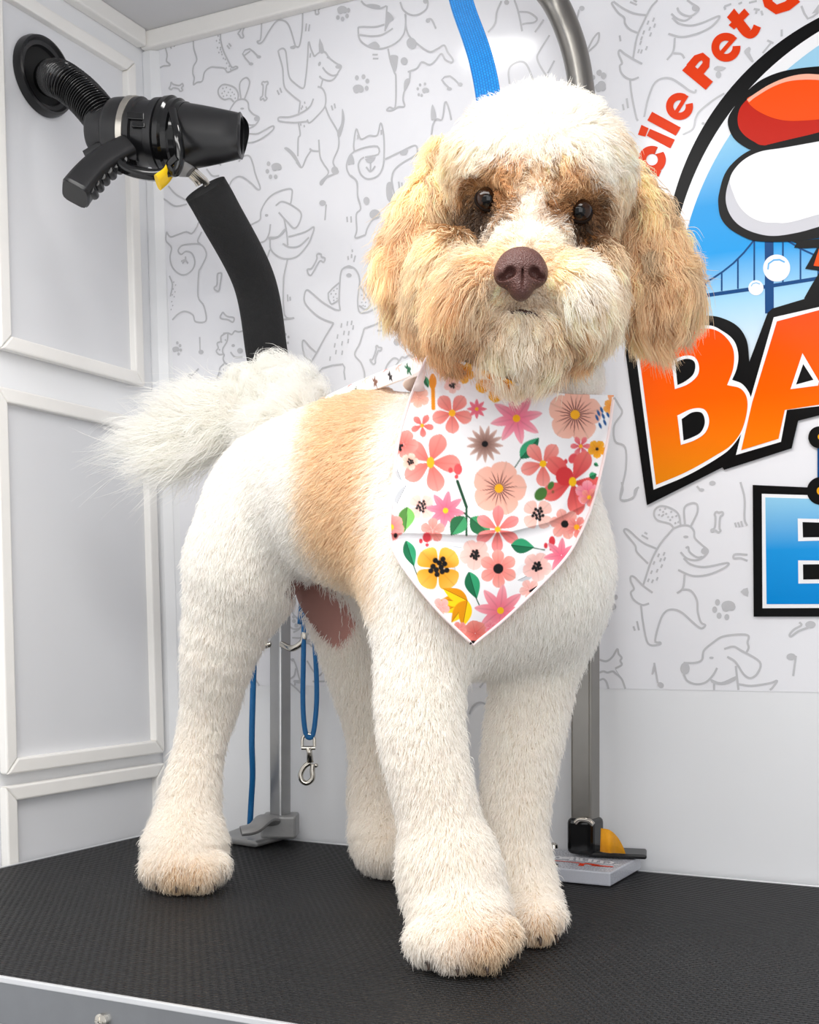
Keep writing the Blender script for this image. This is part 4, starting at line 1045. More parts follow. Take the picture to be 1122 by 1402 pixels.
def pball(group, x, y, d, r, inset): ell(group, (x, y, d), r, r, r * d / FOC - inset, inset)

# torso
chain('torso', [(655, 745, 1.135, 150), (560, 682, 1.20, 158), (455, 672, 1.275, 128), (386, 672, 1.335, 96)], IN_TORSO)
ell('torso', (670, 770, 1.11), 158, 150, .085, IN_TORSO)
ell('torso', (600, 800, 1.12), 92, 110, .07, IN_TORSO)
ell('torso', (748, 790, 1.15), 84, 120, .075, IN_TORSO)
chain('torso', [(690, 600, 1.11, 136), (712, 520, 1.075, 122)], IN_TORSO)
# front legs
chain('leg_fr', [(592, 810, 1.085, 84), (578, 905, 1.07, 72), (577, 1000, 1.06, 68), (598, 1100, 1.055, 64), (616, 1190, 1.05, 70)], IN_LEG)
chain('leg_fr', [(616, 1190, 1.05, 71), (628, 1250, 1.04, 75)], IN_LEG); ell('leg_fr', (632, 1268, 1.018), 74, 61, .045, IN_LEG)
for tx, ty, td, tr in ((583, 1288, 1.0, 34), (622, 1296, .985, 36), (662, 1294, .985, 36), (690, 1278, 1.005, 30)): pball('leg_fr', tx, ty, td, tr, .0075)
chain('leg_fl', [(745, 830, 1.16, 76), (730, 930, 1.155, 66), (717, 1010, 1.15, 62), (706, 1100, 1.145, 55), (706, 1190, 1.14, 50)], IN_LEG)
chain('leg_fl', [(706, 1190, 1.14, 50), (722, 1232, 1.125, 52)], IN_LEG); ell('leg_fl', (728, 1248, 1.105), 47, 45, .040, IN_LEG)
for tx, ty, td, tr in ((706, 1262, 1.085, 28), (734, 1264, 1.075, 30), (757, 1252, 1.085, 25)): pball('leg_fl', tx, ty, td, tr, .0075)
# hind legs
ell('leg_rr', (354, 735, 1.33), 94, 120, .075, IN_LEG, math.radians(14))
chain('leg_rr', [(328, 790, 1.325, 80), (300, 890, 1.34, 58), (288, 960, 1.36, 46), (273, 1025, 1.365, 41), (260, 1090, 1.36, 48), (254, 1150, 1.345, 56)], IN_LEG)
ell('leg_rr', (252, 1172, 1.325), 59, 53, .048, IN_LEG)
for tx, ty, td, tr in ((216, 1188, 1.30, 28), (243, 1194, 1.285, 30), (272, 1194, 1.285, 30), (295, 1184, 1.30, 25)): pball('leg_rr', tx, ty, td, tr, .0075)
ell('leg_rl', (455, 770, 1.42), 72, 95, .06, IN_LEG, math.radians(-12))
chain('leg_rl', [(468, 820, 1.42, 62), (492, 920, 1.42, 50), (512, 1010, 1.43, 42), (520, 1090, 1.42, 49), (528, 1140, 1.405, 52)], IN_LEG)
ell('leg_rl', (533, 1158, 1.385), 50, 50, .045, IN_LEG)
# tail
chain('tail', [(405, 590, 1.40, 40), (400, 545, 1.43, 34), (360, 545, 1.45, 32), (300, 575, 1.45, 30), (245, 605, 1.45, 20)], 0.006)
# head
ROLL = math.radians(6)
ell('head', (738, 262, 1.04), 138, 148, .085, .018, ROLL)
ell('head', (690, 222, 1.015), 92, 72, .050, .016, ROLL); ell('head', (792, 234, 1.025), 80, 70, .050, .016, ROLL)
chain('head', [(727, 300, 1.0, 84), (716, 372, .965, 60)], .012)
ell('head', (712, 398, .962), 70, 44, .045, .012)
ell('head', (640, 418, .975), 60, 84, .055, IN_HEAD, math.radians(24)); ell('head', (786, 418, .975), 58, 82, .055, IN_HEAD, math.radians(-20))
ell('head', (606, 390, 1.02), 58, 92, .055, IN_HEAD, math.radians(12)); ell('head', (815, 395, 1.02), 46, 82, .055, IN_HEAD)
ell('chin', (714, 464, .980), 94, 66, .042, IN_HEAD); ell('head', (720, 425, 1.03), 120, 80, .06, .012)
# ears
chain('ear_r', [(612, 215, 1.075, 48), (578, 300, 1.07, 56), (567, 360, 1.06, 62), (568, 396, 1.06, 54)], IN_EAR)
chain('ear_l', [(862, 232, 1.085, 42), (886, 315, 1.07, 56), (900, 385, 1.06, 68), (902, 404, 1.06, 66)], IN_EAR)

def smin(a, b, k):
    h = np.clip(.5 + .5 * (b - a) / k, 0, 1)
    return b + (a - b) * h - k * h * (1 - h)
def sd_prim(p, q):
    if q[1] == 'h':
        c, r = q[2], q[3]
        o = None
        for i in range(len(c) - 1):
            d = sd_prim(p, (q[0], 'c', c[i], c[i + 1], r[i], r[i + 1]))
            o = d if o is None else np.minimum(o, d)
        return o
    if q[1] == 'c':
        _, _, a, b, ra, rb = q
        ba = b - a; l2 = float(ba @ ba)
        t = np.clip(((p - a) @ ba.astype(p.dtype)) / l2, 0, 1)
        return np.sqrt(((p - a - t[..., None] * ba) ** 2).sum(-1)) - (ra + (rb - ra) * t)
    _, _, c, A, r = q
    l = (p - c) @ A.T.astype(p.dtype)
    k0 = np.sqrt(((l / r) ** 2).sum(-1)); k1 = np.sqrt(((l / r ** 2) ** 2).sum(-1)) + 1e-9
    return k0 * (k0 - 1) / k1
GK = dict(torso=.045, leg_fr=.022, leg_fl=.022, leg_rr=.03, leg_rl=.03, tail=.02, head=.022, ear_r=.02, ear_l=.02, chin=.02)
EYES = [(668, 274), (794, 290)]
def group_sdf(p):
    out = {}
    for q in prims:
        d = sd_prim(p, q)
        g = q[0]
        out[g] = d if g not in out else smin(out[g], d, GK[g] if q[1] != 'e' or q[4][2] > .03 else .008)
    return out
def combine(G):
    d = G['torso']
    parts_ = [smin(d, G[l], .030) for l in ('leg_fr', 'leg_fl', 'leg_rr', 'leg_rl')]
    body = parts_[0]
    for q in parts_[1:]: body = np.minimum(body, q)
    body = smin(body, G['tail'], .02)
    hd = smin(G['head'], G['chin'], .004); hd = smin(hd, G['ear_r'], .006); hd = smin(hd, G['ear_l'], .006)
    body = smin(body, hd, .012)
    return body
def sdf(p):
    return combine(group_sdf(p))
def sdf_chunks(p, f=sdf, n=400000):
    return np.concatenate([f(p[i:i + n]) for i in range(0, len(p), n)])

def surface_nets(fn, lo, hi, h):
    n = np.ceil((np.asarray(hi) - lo) / h).astype(int) + 1
    g = [lo[i] + h * np.arange(n[i]) for i in range(3)]
    X, Y, Z = np.meshgrid(*g, indexing='ij')
    pts = np.stack([X, Y, Z], -1).reshape(-1, 3).astype(np.float32)
    f = sdf_chunks(pts, fn).reshape(n)
    s = f < 0
    c = [s[i:n[0] - 1 + i, j:n[1] - 1 + j, k:n[2] - 1 + k] for i in (0, 1) for j in (0, 1) for k in (0, 1)]
    cnt = sum(q.astype(np.int8) for q in c)
    act = (cnt > 0) & (cnt < 8)
    ci = np.argwhere(act)
    idx = -np.ones(act.shape, np.int64); idx[act] = np.arange(len(ci))
    acc = np.zeros((len(ci), 3)); num = np.zeros(len(ci))
    corners = np.array([(i, j, k) for i in (0, 1) for j in (0, 1) for k in (0, 1)])
    vals = np.stack([f[ci[:, 0] + a, ci[:, 1] + b, ci[:, 2] + d] for a, b, d in corners], 1)
    for a in range(8):
        for b in range(a + 1, 8):
            if np.abs(corners[a] - corners[b]).sum() != 1: continue
            va, vb = vals[:, a], vals[:, b]
            m = (va < 0) != (vb < 0)
            t = np.where(m, va / (va - vb + 1e-12), 0)
            acc += np.where(m[:, None], corners[a] + t[:, None] * (corners[b] - corners[a]), 0); num += m
    v = np.asarray(lo) + h * (ci + acc / num[:, None])
    quads = []
    for ax in range(3):
        o = [1, 1, 1]; o[ax] = 0
        sl0 = tuple(slice(o[i], n[i] - 1 if True else None) for i in range(3))
        s0 = s[tuple(slice(0, n[i] - 1) for i in range(3))]
        e = [0, 0, 0]; e[ax] = 1
        s1 = s[tuple(slice(e[i], n[i] - 1 + e[i]) for i in range(3))]
        cr = np.argwhere(s0 != s1)
        b, c_ = (ax + 1) % 3, (ax + 2) % 3
        cr = cr[(cr[:, b] > 0) & (cr[:, c_] > 0)]
        eb = np.zeros(3, int); eb[b] = 1; ec = np.zeros(3, int); ec[c_] = 1
        q = np.stack([idx[tuple((cr).T)], idx[tuple((cr - eb).T)], idx[tuple((cr - eb - ec).T)], idx[tuple((cr - ec).T)]], 1)
        flip = ~s0[tuple(cr.T)]
        q[flip] = q[flip][:, ::-1]
        quads.append(q)
    return v, np.vstack(quads)

allp = np.vstack([q[2] if q[1] == 'h' else q[2][None] for q in prims])
lo, hi = allp.min(0) - .125, allp.max(0) + .125
lo[2] = TABLE_Z - .012
def body_fn(p):
    return np.maximum(sdf(p), (TABLE_Z + .004) - p[:, 2])
BV, BQ = surface_nets(body_fn, lo, hi, .005)
def grad(p, f=sdf, e=.002):
    g = np.stack([sdf_chunks(p + np.eye(3)[i] * e, f) - sdf_chunks(p - np.eye(3)[i] * e, f) for i in range(3)], 1)
    return g / (np.linalg.norm(g, axis=1)[:, None] + 1e-9)

# where the picture point lies inside an outline
def in_poly(x, y, poly):
    poly = np.asarray(poly, float)
    r = np.zeros(len(x), bool)
    j = len(poly) - 1
    for i in range(len(poly)):
        xi, yi = poly[i]; xj, yj = poly[j]
        c = ((yi > y) != (yj > y)) & (x < (xj - xi) * (y - yi) / (yj - yi + 1e-12) + xi)
        r ^= c
        j = i
    return r
def poly_dist(x, y, poly):
    """signed distance to an outline in pixels, positive inside"""
    poly = np.asarray(poly, float)
    d = np.full(len(x), 1e9)
    for i in range(len(poly)):
        a, b = poly[i - 1], poly[i]
        t = np.clip(((x - a[0]) * (b[0] - a[0]) + (y - a[1]) * (b[1] - a[1])) / (((b - a) ** 2).sum() + 1e-9), 0, 1)
        d = np.minimum(d, np.hypot(x - a[0] - t * (b[0] - a[0]), y - a[1] - t * (b[1] - a[1])))
    return np.where(in_poly(x, y, poly), d, -d)
SADDLE = [(445, 535), (540, 525), (512, 600), (503, 700), (515, 760), (518, 835), (495, 830), (455, 790), (424, 740), (418, 690), (424, 610), (432, 570)]
BELLY = [(383, 806), (402, 778), (438, 786), (474, 822), (492, 850), (480, 876), (464, 892), (436, 872), (404, 838)]
BAND = [(588, 488), (640, 498), (690, 520), (760, 538), (840, 542), (832, 604), (815, 680), (770, 770), (700, 840), (648, 882), (596, 835), (545, 765), (535, 735), (536, 690), (546, 600), (560, 550), (577, 512)]

WHITE, CREAM, TAN, TAN2, BRN, DBRN = (254, 251, 247), (252, 245, 235), (245, 217, 170), (216, 166, 110), (120, 78, 44), (62, 40, 24)
HEADC = [(680, 192, WHITE), (705, 198, WHITE), (760, 198, WHITE), (800, 205, WHITE), (832, 222, WHITE), (846, 238, (253, 244, 230)), (665, 178, WHITE), (725, 180, WHITE), (770, 180, WHITE), (820, 190, WHITE), (735, 140, WHITE), (690, 160, WHITE), (790, 160, WHITE), (650, 150, (250, 228, 196)), (610, 190, TAN), (850, 190, (246, 220, 184)), (735, 215, WHITE), (632, 215, (250, 234, 208)), (655, 212, (254, 246, 234)), (620, 250, (246, 222, 186)), (820, 230, WHITE), (845, 260, (248, 228, 200)),
         (712, 222, (214, 160, 100)), (690, 232, (206, 152, 92)), (732, 240, (244, 226, 200)), (670, 246, (196, 144, 88)), (648, 262, (158, 112, 66)), (640, 290, DBRN), (655, 300, DBRN), (622, 310, (150, 105, 62)), (680, 262, (150, 104, 62)), (668, 292, DBRN), (690, 285, (170, 122, 76)),
         (770, 225, (232, 190, 136)), (790, 238, (214, 164, 106)), (772, 256, (206, 158, 104)), (765, 285, (160, 110, 66)), (805, 262, (176, 126, 76)), (815, 290, BRN), (822, 318, BRN), (800, 310, DBRN), (812, 330, BRN), (840, 300, (240, 208, 164)), (835, 330, (238, 205, 160)),
         (728, 280, WHITE), (725, 320, WHITE), (690, 315, WHITE), (760, 320, WHITE), (652, 340, (250, 236, 216)), (620, 350, (244, 218, 180)), (600, 330, TAN), (590, 300, TAN), (575, 360, TAN),
         (655, 372, (226, 182, 126)), (630, 400, (224, 178, 122)), (600, 400, (234, 194, 144)), (600, 450, (212, 162, 104)), (625, 470, (204, 152, 94)), (650, 440, (222, 178, 126)), (660, 410, (240, 212, 172)), (690, 350, (238, 208, 166)), (675, 385, (240, 214, 178)),
         (755, 350, (238, 212, 174)), (765, 372, (240, 214, 176)), (800, 360, WHITE), (790, 395, WHITE), (812, 420, (250, 236, 214)), (770, 420, (248, 236, 214)), (800, 452, (230, 192, 142)), (790, 475, (216, 170, 114)), (830, 440, (246, 230, 204)), (835, 390, (248, 232, 208)),
         (712, 415, (238, 229, 218)), (704, 408, (236, 226, 212)), (722, 408, (238, 228, 216)), (690, 415, (246, 234, 216)), (740, 415, (248, 240, 228)), (712, 460, (253, 247, 236)), (650, 450, (206, 158, 104)), (638, 472, (214, 166, 112)), (776, 455, (226, 184, 134)), (788, 474, (218, 172, 118)), (668, 470, (251, 241, 224)), (764, 472, (252, 242, 224)), (665, 495, (251, 240, 222)), (768, 495, (251, 240, 222)), (690, 490, (252, 244, 228)), (740, 490, (252, 244, 230)), (678, 480, (252, 242, 224)), (750, 480, (252, 240, 220)), (715, 520, (250, 238, 216)), (640, 490, (216, 168, 112)), (600, 490, (210, 162, 106))]
EARC = [(600, 190, TAN), (560, 250, (242, 206, 158)), (530, 320, (238, 200, 150)), (510, 370, (240, 208, 164)), (560, 350, (234, 192, 140)), (540, 410, (226, 186, 138)), (560, 445, (196, 156, 114)), (590, 300, (240, 202, 152)), (620, 250, TAN), (600, 420, (214, 168, 114)),
        (860, 200, (240, 206, 158)), (890, 260, (238, 200, 148)), (930, 320, (236, 198, 146)), (870, 350, (236, 198, 148)), (900, 400, (232, 192, 140)), (950, 410, (234, 198, 150)), (880, 460, (224, 184, 134)), (920, 470, (214, 176, 130)), (900, 492, (186, 152, 116)), (860, 440, (238, 204, 158))]
HEADF = [(735, 125, 0, -1, 20), (680, 140, -.5, -.7, 20), (795, 140, .5, -.7, 19), (620, 185, -.9, .1, 20), (850, 190, .9, .2, 18), (735, 190, 0, .25, 14), (670, 200, -.6, .5, 15), (800, 205, .6, .5, 15), (735, 235, 0, -.2, 12),
         (690, 230, -.5, .8, 12), (655, 250, -.8, .6, 12), (710, 235, -.2, .9, 10), (785, 240, .3, .9, 9), (815, 255, .7, .7, 12), (770, 240, .0, .9, 8), (668, 300, -.6, .8, 10), (800, 315, .5, .8, 10), (630, 300, -.5, .85, 17), (825, 310, .4, .9, 16),
         (730, 280, 0, -.8, 9), (722, 325, 0, -.8, 7), (690, 310, -.6, -.3, 9), (758, 318, .6, -.3, 9), (680, 340, -.9, .1, 11), (755, 342, .9, .1, 11),
         (655, 360, -.75, .65, 22), (775, 365, .75, .65, 20), (620, 345, -.5, .85, 22), (640, 410, -.4, .9, 27), (600, 430, -.25, .95, 26), (790, 410, .4, .9, 24), (825, 430, .25, .95, 22), (590, 340, -.25, .95, 24), (838, 360, .1, 1, 22),
         (690, 400, -.5, .8, 13), (738, 400, .5, .8, 13), (700, 412, -.25, 1, 12), (727, 412, .25, 1, 12), (690, 422, -.45, .9, 15), (738, 422, .45, .9, 15), (672, 430, -.35, .95, 22), (758, 430, .35, .95, 22), (695, 448, -.1, 1, 14), (735, 448, .1, 1, 14), (715, 465, 0, 1, 22), (672, 490, -.12, 1, 25), (765, 492, .12, 1, 25), (640, 480, -.05, 1, 22), (805, 470, 0.05, 1, 20), (720, 515, 0, 1, 18)]
def idw(x, y, ctl, pw=3.0):
    """weights of the control points at each place"""
    c = np.array([[q[0], q[1]] for q in ctl], float)
    d2 = (x[:, None] - c[:, 0]) ** 2 + (y[:, None] - c[:, 1]) ** 2 + 60.0
    wt = d2 ** (-pw)
    return wt / wt.sum(1)[:, None]
GN = ['torso', 'leg_fr', 'leg_fl', 'leg_rr', 'leg_rl', 'tail', 'head', 'ear_r', 'ear_l']
def labels_of(p):
    out = np.zeros(len(p), int)
    for i in range(0, len(p), 400000):
        Gd = group_sdf(p[i:i + 400000])
        Gd['head'] = np.minimum(Gd['head'], Gd['chin'])
        out[i:i + 400000] = np.argmin(np.stack([Gd[g] for g in GN], 1), 1)
    return out
def coat(p, lab, x, y, jit=0.0, r=None):
    """sRGB coat colour of places on the body"""
    n = len(p)
    col = np.tile(np.array(WHITE, float), (n, 1))
    nx = r.normal(0, 1, (n, 2)) * jit if r is not None else np.zeros((n, 2))
    xx, yy = x + nx[:, 0], y + nx[:, 1]
    body = lab <= 4
    z = p[:, 2] - TABLE_Z
    # creamy towards the lower legs, tan on the toes
    f = np.clip((.34 - z) / .3, 0, 1) * .45
    legm = (lab >= 1) & (lab <= 4)
    col[legm] = col[legm] * (1 - f[legm, None]) + np.array(CREAM) * f[legm, None]
    for cx, cy, rx, ry, cc in ((672, 1312, 42, 34, (232, 204, 166)), (250, 1206, 44, 20, (236, 212, 176)), (742, 1276, 28, 18, (238, 214, 180)), (690, 1290, 24, 34, (243, 224, 196))):
        k = np.exp(-(((xx - cx) / rx) ** 2 + ((yy - cy) / ry) ** 2)) * ((z < .06) & legm)
        col = col * (1 - k[:, None] * .85) + np.array(cc) * k[:, None] * .85
    sd = poly_dist(xx, yy, SADDLE)
    k = np.clip(.5 + sd / 34.0, 0, 1) * ((lab == 0) | (lab == 1)) * (1 - .55 * np.clip((yy - 740) / 110, 0, 1))
    col = col * (1 - k[:, None]) + np.array((246, 222, 186)) * k[:, None]
    h = lab == 6
    if h.any(): col[h] = idw(xx[h], yy[h], HEADC, 2.6) @ np.array([q[2] for q in HEADC], float)
    e = lab >= 7
    if e.any(): col[e] = idw(xx[e], yy[e], EARC, 2.0) @ np.array([q[2] for q in EARC], float)
    hh = lab >= 6
    if hh.any():
        lum = col[hh].mean(1, keepdims=True); up = np.clip((lum - 120) / 60, 0, 1) * .36 * np.clip((246 - lum) / 20, 0, 1)
        col[hh] = col[hh] * (1 - up) + np.array((255, 241, 223)) * up
    t = lab == 5
    col[t] = (255, 252, 248)
    return col

dog_base = np.array([*P(500, 900, 1.2)[:2], TABLE_Z])
bx, by, bd = proj(BV)
blab = labels_of(BV)
bcol = coat(BV, blab, bx, by)
bcol *= .995
bel = poly_dist(bx, by, BELLY)
belk = np.clip(.5 + bel / 8, 0, 1) * (blab <= 4)
bcol = bcol * (1 - belk[:, None]) + (np.array((172, 128, 120)) * (.82 + .3 * np.clip((bx - 390) / 90, 0, 1))[:, None]) * belk[:, None]
for ex, ey in EYES:
    k = np.exp(-(np.hypot(bx - ex, by - ey) / 22) ** 4) * (blab == 6) * (bd < 1.03)
    bcol = bcol * (1 - k[:, None]) + np.array((58, 40, 30)) * k[:, None]
dog = mesh_obj('dog', BV - dog_base, BQ, attr_mat('dog_skin', 'coat', .8, .1, bump=.5, bscale=500), None, fix=False)
dog.location = dog_base
for p_ in dog.data.polygons: p_.use_smooth = True
ca = dog.data.color_attributes.new('coat', 'FLOAT_COLOR', 'POINT')
ca.data.foreach_set('color', np.concatenate([lin(bcol), np.ones((len(BV), 1))], 1).astype(np.float32).ravel())
sm = dog.modifiers.new('smooth', 'SMOOTH'); sm.factor = .5; sm.iterations = 4
tag(dog, 'fluffy white and apricot dog with a brown nose and flower bandana standing on the table', 'dog')

def march(x, y, off=0.0, t0=.80, t1=1.6):
    """first place along the sight lines where the body (grown by off) is met"""
    x, y = np.asarray(x, float), np.asarray(y, float)
    r = FWD + RGT * ((x - PW / 2) / FOC)[:, None] - UPV * ((y - HORY) / FOC)[:, None]
    t = np.full(len(x), t0); done = np.zeros(len(x), bool)
    for _ in range(90):
        d = sdf_chunks(CAM + r * t[:, None]) - off
        done |= d < 4e-4
        t = np.where(done, t, t + np.maximum(d * .7, 3e-4))
        if done.all() or (t > t1).all(): break
    return np.where(t < t1, t, np.nan)
# ------------------------------------------------------------------ bandana
def grid_rows():
    NV, NU = 330, 250
    vv = np.linspace(0, 1, NV)
    top = catmull([(586, 487), (612, 492), (640, 499), (690, 520), (730, 532), (775, 539), (841, 541)], 20)
    lft = catmull([(586, 487), (574, 515), (560, 552), (546, 605), (536, 690), (535, 733), (548, 770), (596, 832), (646, 881)], 16)
    rgt = catmull([(841, 541), (836, 580), (829, 620), (814, 682), (795, 730), (768, 772), (700, 840), (648, 883)], 16)
    def at(c, t):
        s = np.concatenate([[0], np.cumsum(np.linalg.norm(np.diff(c, axis=0), axis=1))]); s /= s[-1]
        return np.stack([np.interp(t, s, c[:, 0]), np.interp(t, s, c[:, 1])], -1)
    Lp, Rp = at(lft, vv), at(rgt, vv)
    uu = np.linspace(0, 1, NU)
    T = at(top, uu)
    straight0 = Lp[0] + (Rp[0] - Lp[0]) * uu[:, None]
    bend = T - straight0
    G_ = Lp[:, None] + (Rp - Lp)[:, None] * uu[None, :, None] + bend[None] * ((1 - vv) ** 2.2)[:, None, None]
    return G_
BG = grid_rows()
NV, NU = BG.shape[:2]
gx_, gy_ = BG[..., 0].ravel(), BG[..., 1].ravel()
# march a coarse set and smooth it so the cloth bridges hollows
cs = 6
ci, cj = np.arange(0, NV, cs), np.arange(0, NU, cs)
sub = BG[np.ix_(ci, cj)]
dep = march(sub[..., 0].ravel(), sub[..., 1].ravel(), .016, .9, 1.35).reshape(sub.shape[:2])
for _ in range(60):                                   # fill what misses the body from its neighbours
    bad = np.isnan(dep)
    if not bad.any(): break
    pad_ = np.pad(dep, 1, constant_values=np.nan)
    nb = np.stack([pad_[1 + a:pad_.shape[0] - 1 + a, 1 + b:pad_.shape[1] - 1 + b] for a, b in ((1, 0), (-1, 0), (0, 1), (0, -1))])
    with np.errstate(all='ignore'):
        import warnings; warnings.simplefilter('ignore')
        mean = np.nanmean(nb, 0)
    dep = np.where(bad, mean + .002, dep)
raw = dep.copy()
for _ in range(14):
    pd_ = np.pad(dep, 1, mode='edge')
    sm_ = (pd_[:-2, 1:-1] + pd_[2:, 1:-1] + pd_[1:-1, :-2] + pd_[1:-1, 2:]) / 4
    dep = np.minimum(sm_, raw + .004)
fi, fj = np.arange(NV) / cs, np.arange(NU) / cs
def bil(a, i, j):
    i = np.clip(i, 0, a.shape[0] - 1.001); j = np.clip(j, 0, a.shape[1] - 1.001)
    i0, j0 = i.astype(int), j.astype(int); fi_, fj_ = (i - i0)[:, None], (j - j0)[None]
    return (a[np.ix_(i0, j0)] * (1 - fi_) * (1 - fj_) + a[np.ix_(i0 + 1, j0)] * fi_ * (1 - fj_) + a[np.ix_(i0, j0 + 1)] * (1 - fi_) * fj_ + a[np.ix_(i0 + 1, j0 + 1)] * fi_ * fj_)
bdp = bil(dep, fi, fj)
# the crease across the cloth and a few soft drapes
cx_, cy_ = BG[..., 0], BG[..., 1]
crease = np.interp(cx_, [535, 560, 600, 650, 700, 750, 800, 815], [731, 730, 731, 733, 728, 716, 692, 672])
s_ = cy_ - crease
bdp = bdp - np.where(s_ < 0, .0050 * np.exp(s_ / 34.0), 0) - np.where(s_ >= 0, .0050 * np.exp(-s_ / 2.2), 0) + np.where(s_ > 0, .0018 * (1 - np.exp(-s_ / 10)) * np.exp(-s_ / 60), 0)
def ridge(ax0, ay0, ax1, ay1, wd, amp):
    l = math.hypot(ax1 - ax0, ay1 - ay0); ux, uy = (ax1 - ax0) / l, (ay1 - ay0) / l
    a = (cx_ - ax0) * ux + (cy_ - ay0) * uy; b = -(cx_ - ax0) * uy + (cy_ - ay0) * ux
    return amp * np.exp(-(b / wd) ** 2) * np.clip(a / 20, 0, 1) * np.clip((l - a) / 40, 0, 1)
bdp = bdp - ridge(600, 495, 596, 640, 9, .0022) + ridge(612, 498, 618, 600, 8, .0016) - ridge(740, 535, 720, 640, 12, .0015) - ridge(836, 560, 760, 720, 8, .0022) + ridge(820, 600, 770, 730, 9, .0018) - ridge(540, 735, 640, 780, 8, .0016) - ridge(800, 700, 690, 790, 9, .0014) + ridge(600, 760, 640, 860, 14, .0012)
BP = CAM + (FWD + RGT * ((cx_[..., None] - PW / 2) / FOC) - UPV * ((cy_[..., None] - HORY) / FOC)) * bdp[..., None]
# printed flowers
img = np.tile(np.array((250, 247, 248), float), (NV * NU, 1))
def paint(mask, col):
    global img
    mask = np.clip(mask, 0, 1)[:, None]
    img = img * (1 - mask) + np.asarray(col, float) * mask
def K2(x, y): return 420 + x / 2.3375, 480 + y / 2.3375
AA = 0.9
def petal_disc(x, y, r): return np.clip((r - np.hypot(gx_ - x, gy_ - y)) / AA + .5, 0, 1)
def ellipse(x, y, rx, ry, ang):
    c, s = math.cos(ang), math.sin(ang)
    u = (gx_ - x) * c + (gy_ - y) * s; v = -(gx_ - x) * s + (gy_ - y) * c
    q = np.sqrt((u / rx) ** 2 + (v / ry) ** 2)
    return np.clip((1 - q) * min(rx, ry) / AA + .5, 0, 1), q
def flower(kx, ky, r, n, c_in, c_out, centre, cr, a0=0.0, fat=.42, tip=.0, sq=1.0):
    """petals as leaf shapes around a centre; sizes in crop pixels"""
    x, y = K2(kx, ky); r = r / 2.3375; cr = cr / 2.3375
    for i in range(n):
        a = a0 + 2 * math.pi * i / n
        c, s = math.cos(a), math.sin(a)
        u = ((gx_ - x) * c + (gy_ - y) * s) / r; v = (-(gx_ - x) * s + (gy_ - y) * c) / r
        t = np.clip(u, 0, 1)
        w = fat * (np.sin(np.pi * t ** (1.75 if n <= 6 else .8)) ** .62)
        m = np.clip((w - np.abs(v)) * r / AA + .5, 0, 1) * (u > 0.02) * (u < 1)
        k = t[:, None]
        cc = np.array(c_in, float) * (1 - k) + np.array(c_out, float) * k
        paint(m, cc * (1 - .07 * np.exp(-(v / .03) ** 2))[:, None])
    if centre is not None: paint(petal_disc(x, y, cr), centre)
CORAL_I, CORAL_O, PINK_I, PINK_O, PEACH_I, PEACH_O = (228, 108, 100), (246, 160, 150), (236, 100, 128), (250, 172, 180), (240, 160, 138), (252, 200, 182)
YEL, BLK, ORG = (252, 178, 30), (22, 20, 22), (248, 150, 14)
def stamen(kx, ky, r, n, col=BLK, dot=5.0):
    x, y = K2(kx, ky)
    for i in range(n):
        a = i * 2.4; rr = r * math.sqrt((i + .6) / n) / 2.3375
        paint(petal_disc(x + rr * math.cos(a), y + rr * math.sin(a), dot / 2.3375), col)
def lines(kx, ky, r, n, col=(60, 20, 24)):
    x, y = K2(kx, ky)
    for i in range(n):
        a = 2 * math.pi * i / n + .2; rr = r * (.8 + .2 * (i % 2)) / 2.3375
        m, _ = ellipse(x + rr * .55 * math.cos(a), y + rr * .55 * math.sin(a), rr * .45, .55, a); paint(m, col)
def leaf(x0, y0, x1, y1, wd, col=(34, 112, 72), stem=None):
    ax0, ay0 = K2(x0, y0); ax1, ay1 = K2(x1, y1)
    l = math.hypot(ax1 - ax0, ay1 - ay0); a = math.atan2(ay1 - ay0, ax1 - ax0); c, s = math.cos(a), math.sin(a)
    u = ((gx_ - ax0) * c + (gy_ - ay0) * s) / l; v = -(gx_ - ax0) * s + (gy_ - ay0) * c
    w = wd / 2.3375 * np.sin(np.pi * np.clip(u, 0, 1) ** .8)
    m = np.clip((w - np.abs(v)) / AA + .5, 0, 1) * (u > 0) * (u < 1)
    cc = np.where((v > 0)[:, None], np.array(col, float), np.array(col, float) * 1.35 + 12)
    paint(m, cc); paint(m * np.clip(1.2 - np.abs(v) / .5, 0, 1), np.array(col) * .55)
    if stem:
        for p, q in zip(stem, stem[1:]): stroke(p, q, 3.0, (30, 70, 48))
def stroke(p, q, wd, col):
    a, b = np.array(K2(*p)), np.array(K2(*q))
    t = np.clip(((gx_ - a[0]) * (b[0] - a[0]) + (gy_ - a[1]) * (b[1] - a[1])) / ((b - a) ** 2).sum(), 0, 1)
    d = np.hypot(gx_ - a[0] - t * (b[0] - a[0]), gy_ - a[1] - t * (b[1] - a[1]))
    paint(np.clip((wd / 2.3375 / 2 - d) / AA + .5, 0, 1), col)
def berry(kx, ky, rx, ry, col=(222, 70, 78), a=0):
    x, y = K2(kx, ky); m, _ = ellipse(x, y, rx / 2.3375, ry / 2.3375, a); paint(m, col)
LG = (205, 207, 210)
leaf(320, 430, 275, 520, 16, (188, 190, 194)); leaf(290, 380, 306, 420, 10, (188, 190, 194)); stroke((300, 415), (340, 405), 3, LG); berry(278, 510, 20, 26, LG); leaf(470, 640, 478, 720, 16, (228, 228, 232)); leaf(676, 735, 740, 705, 14, (210, 210, 214)); leaf(440, 620, 500, 630, 8, (226, 226, 230))
flower(360, 150, 34, 5, PEACH_I, PEACH_O, None, 0, .5); stroke((404, 80), (406, 185), 12, ORG); berry(404, 100, 12, 24, ORG); leaf(378, 82, 390, 120, 9); stroke((448, 30), (449, 90), 3, (30, 90, 60))
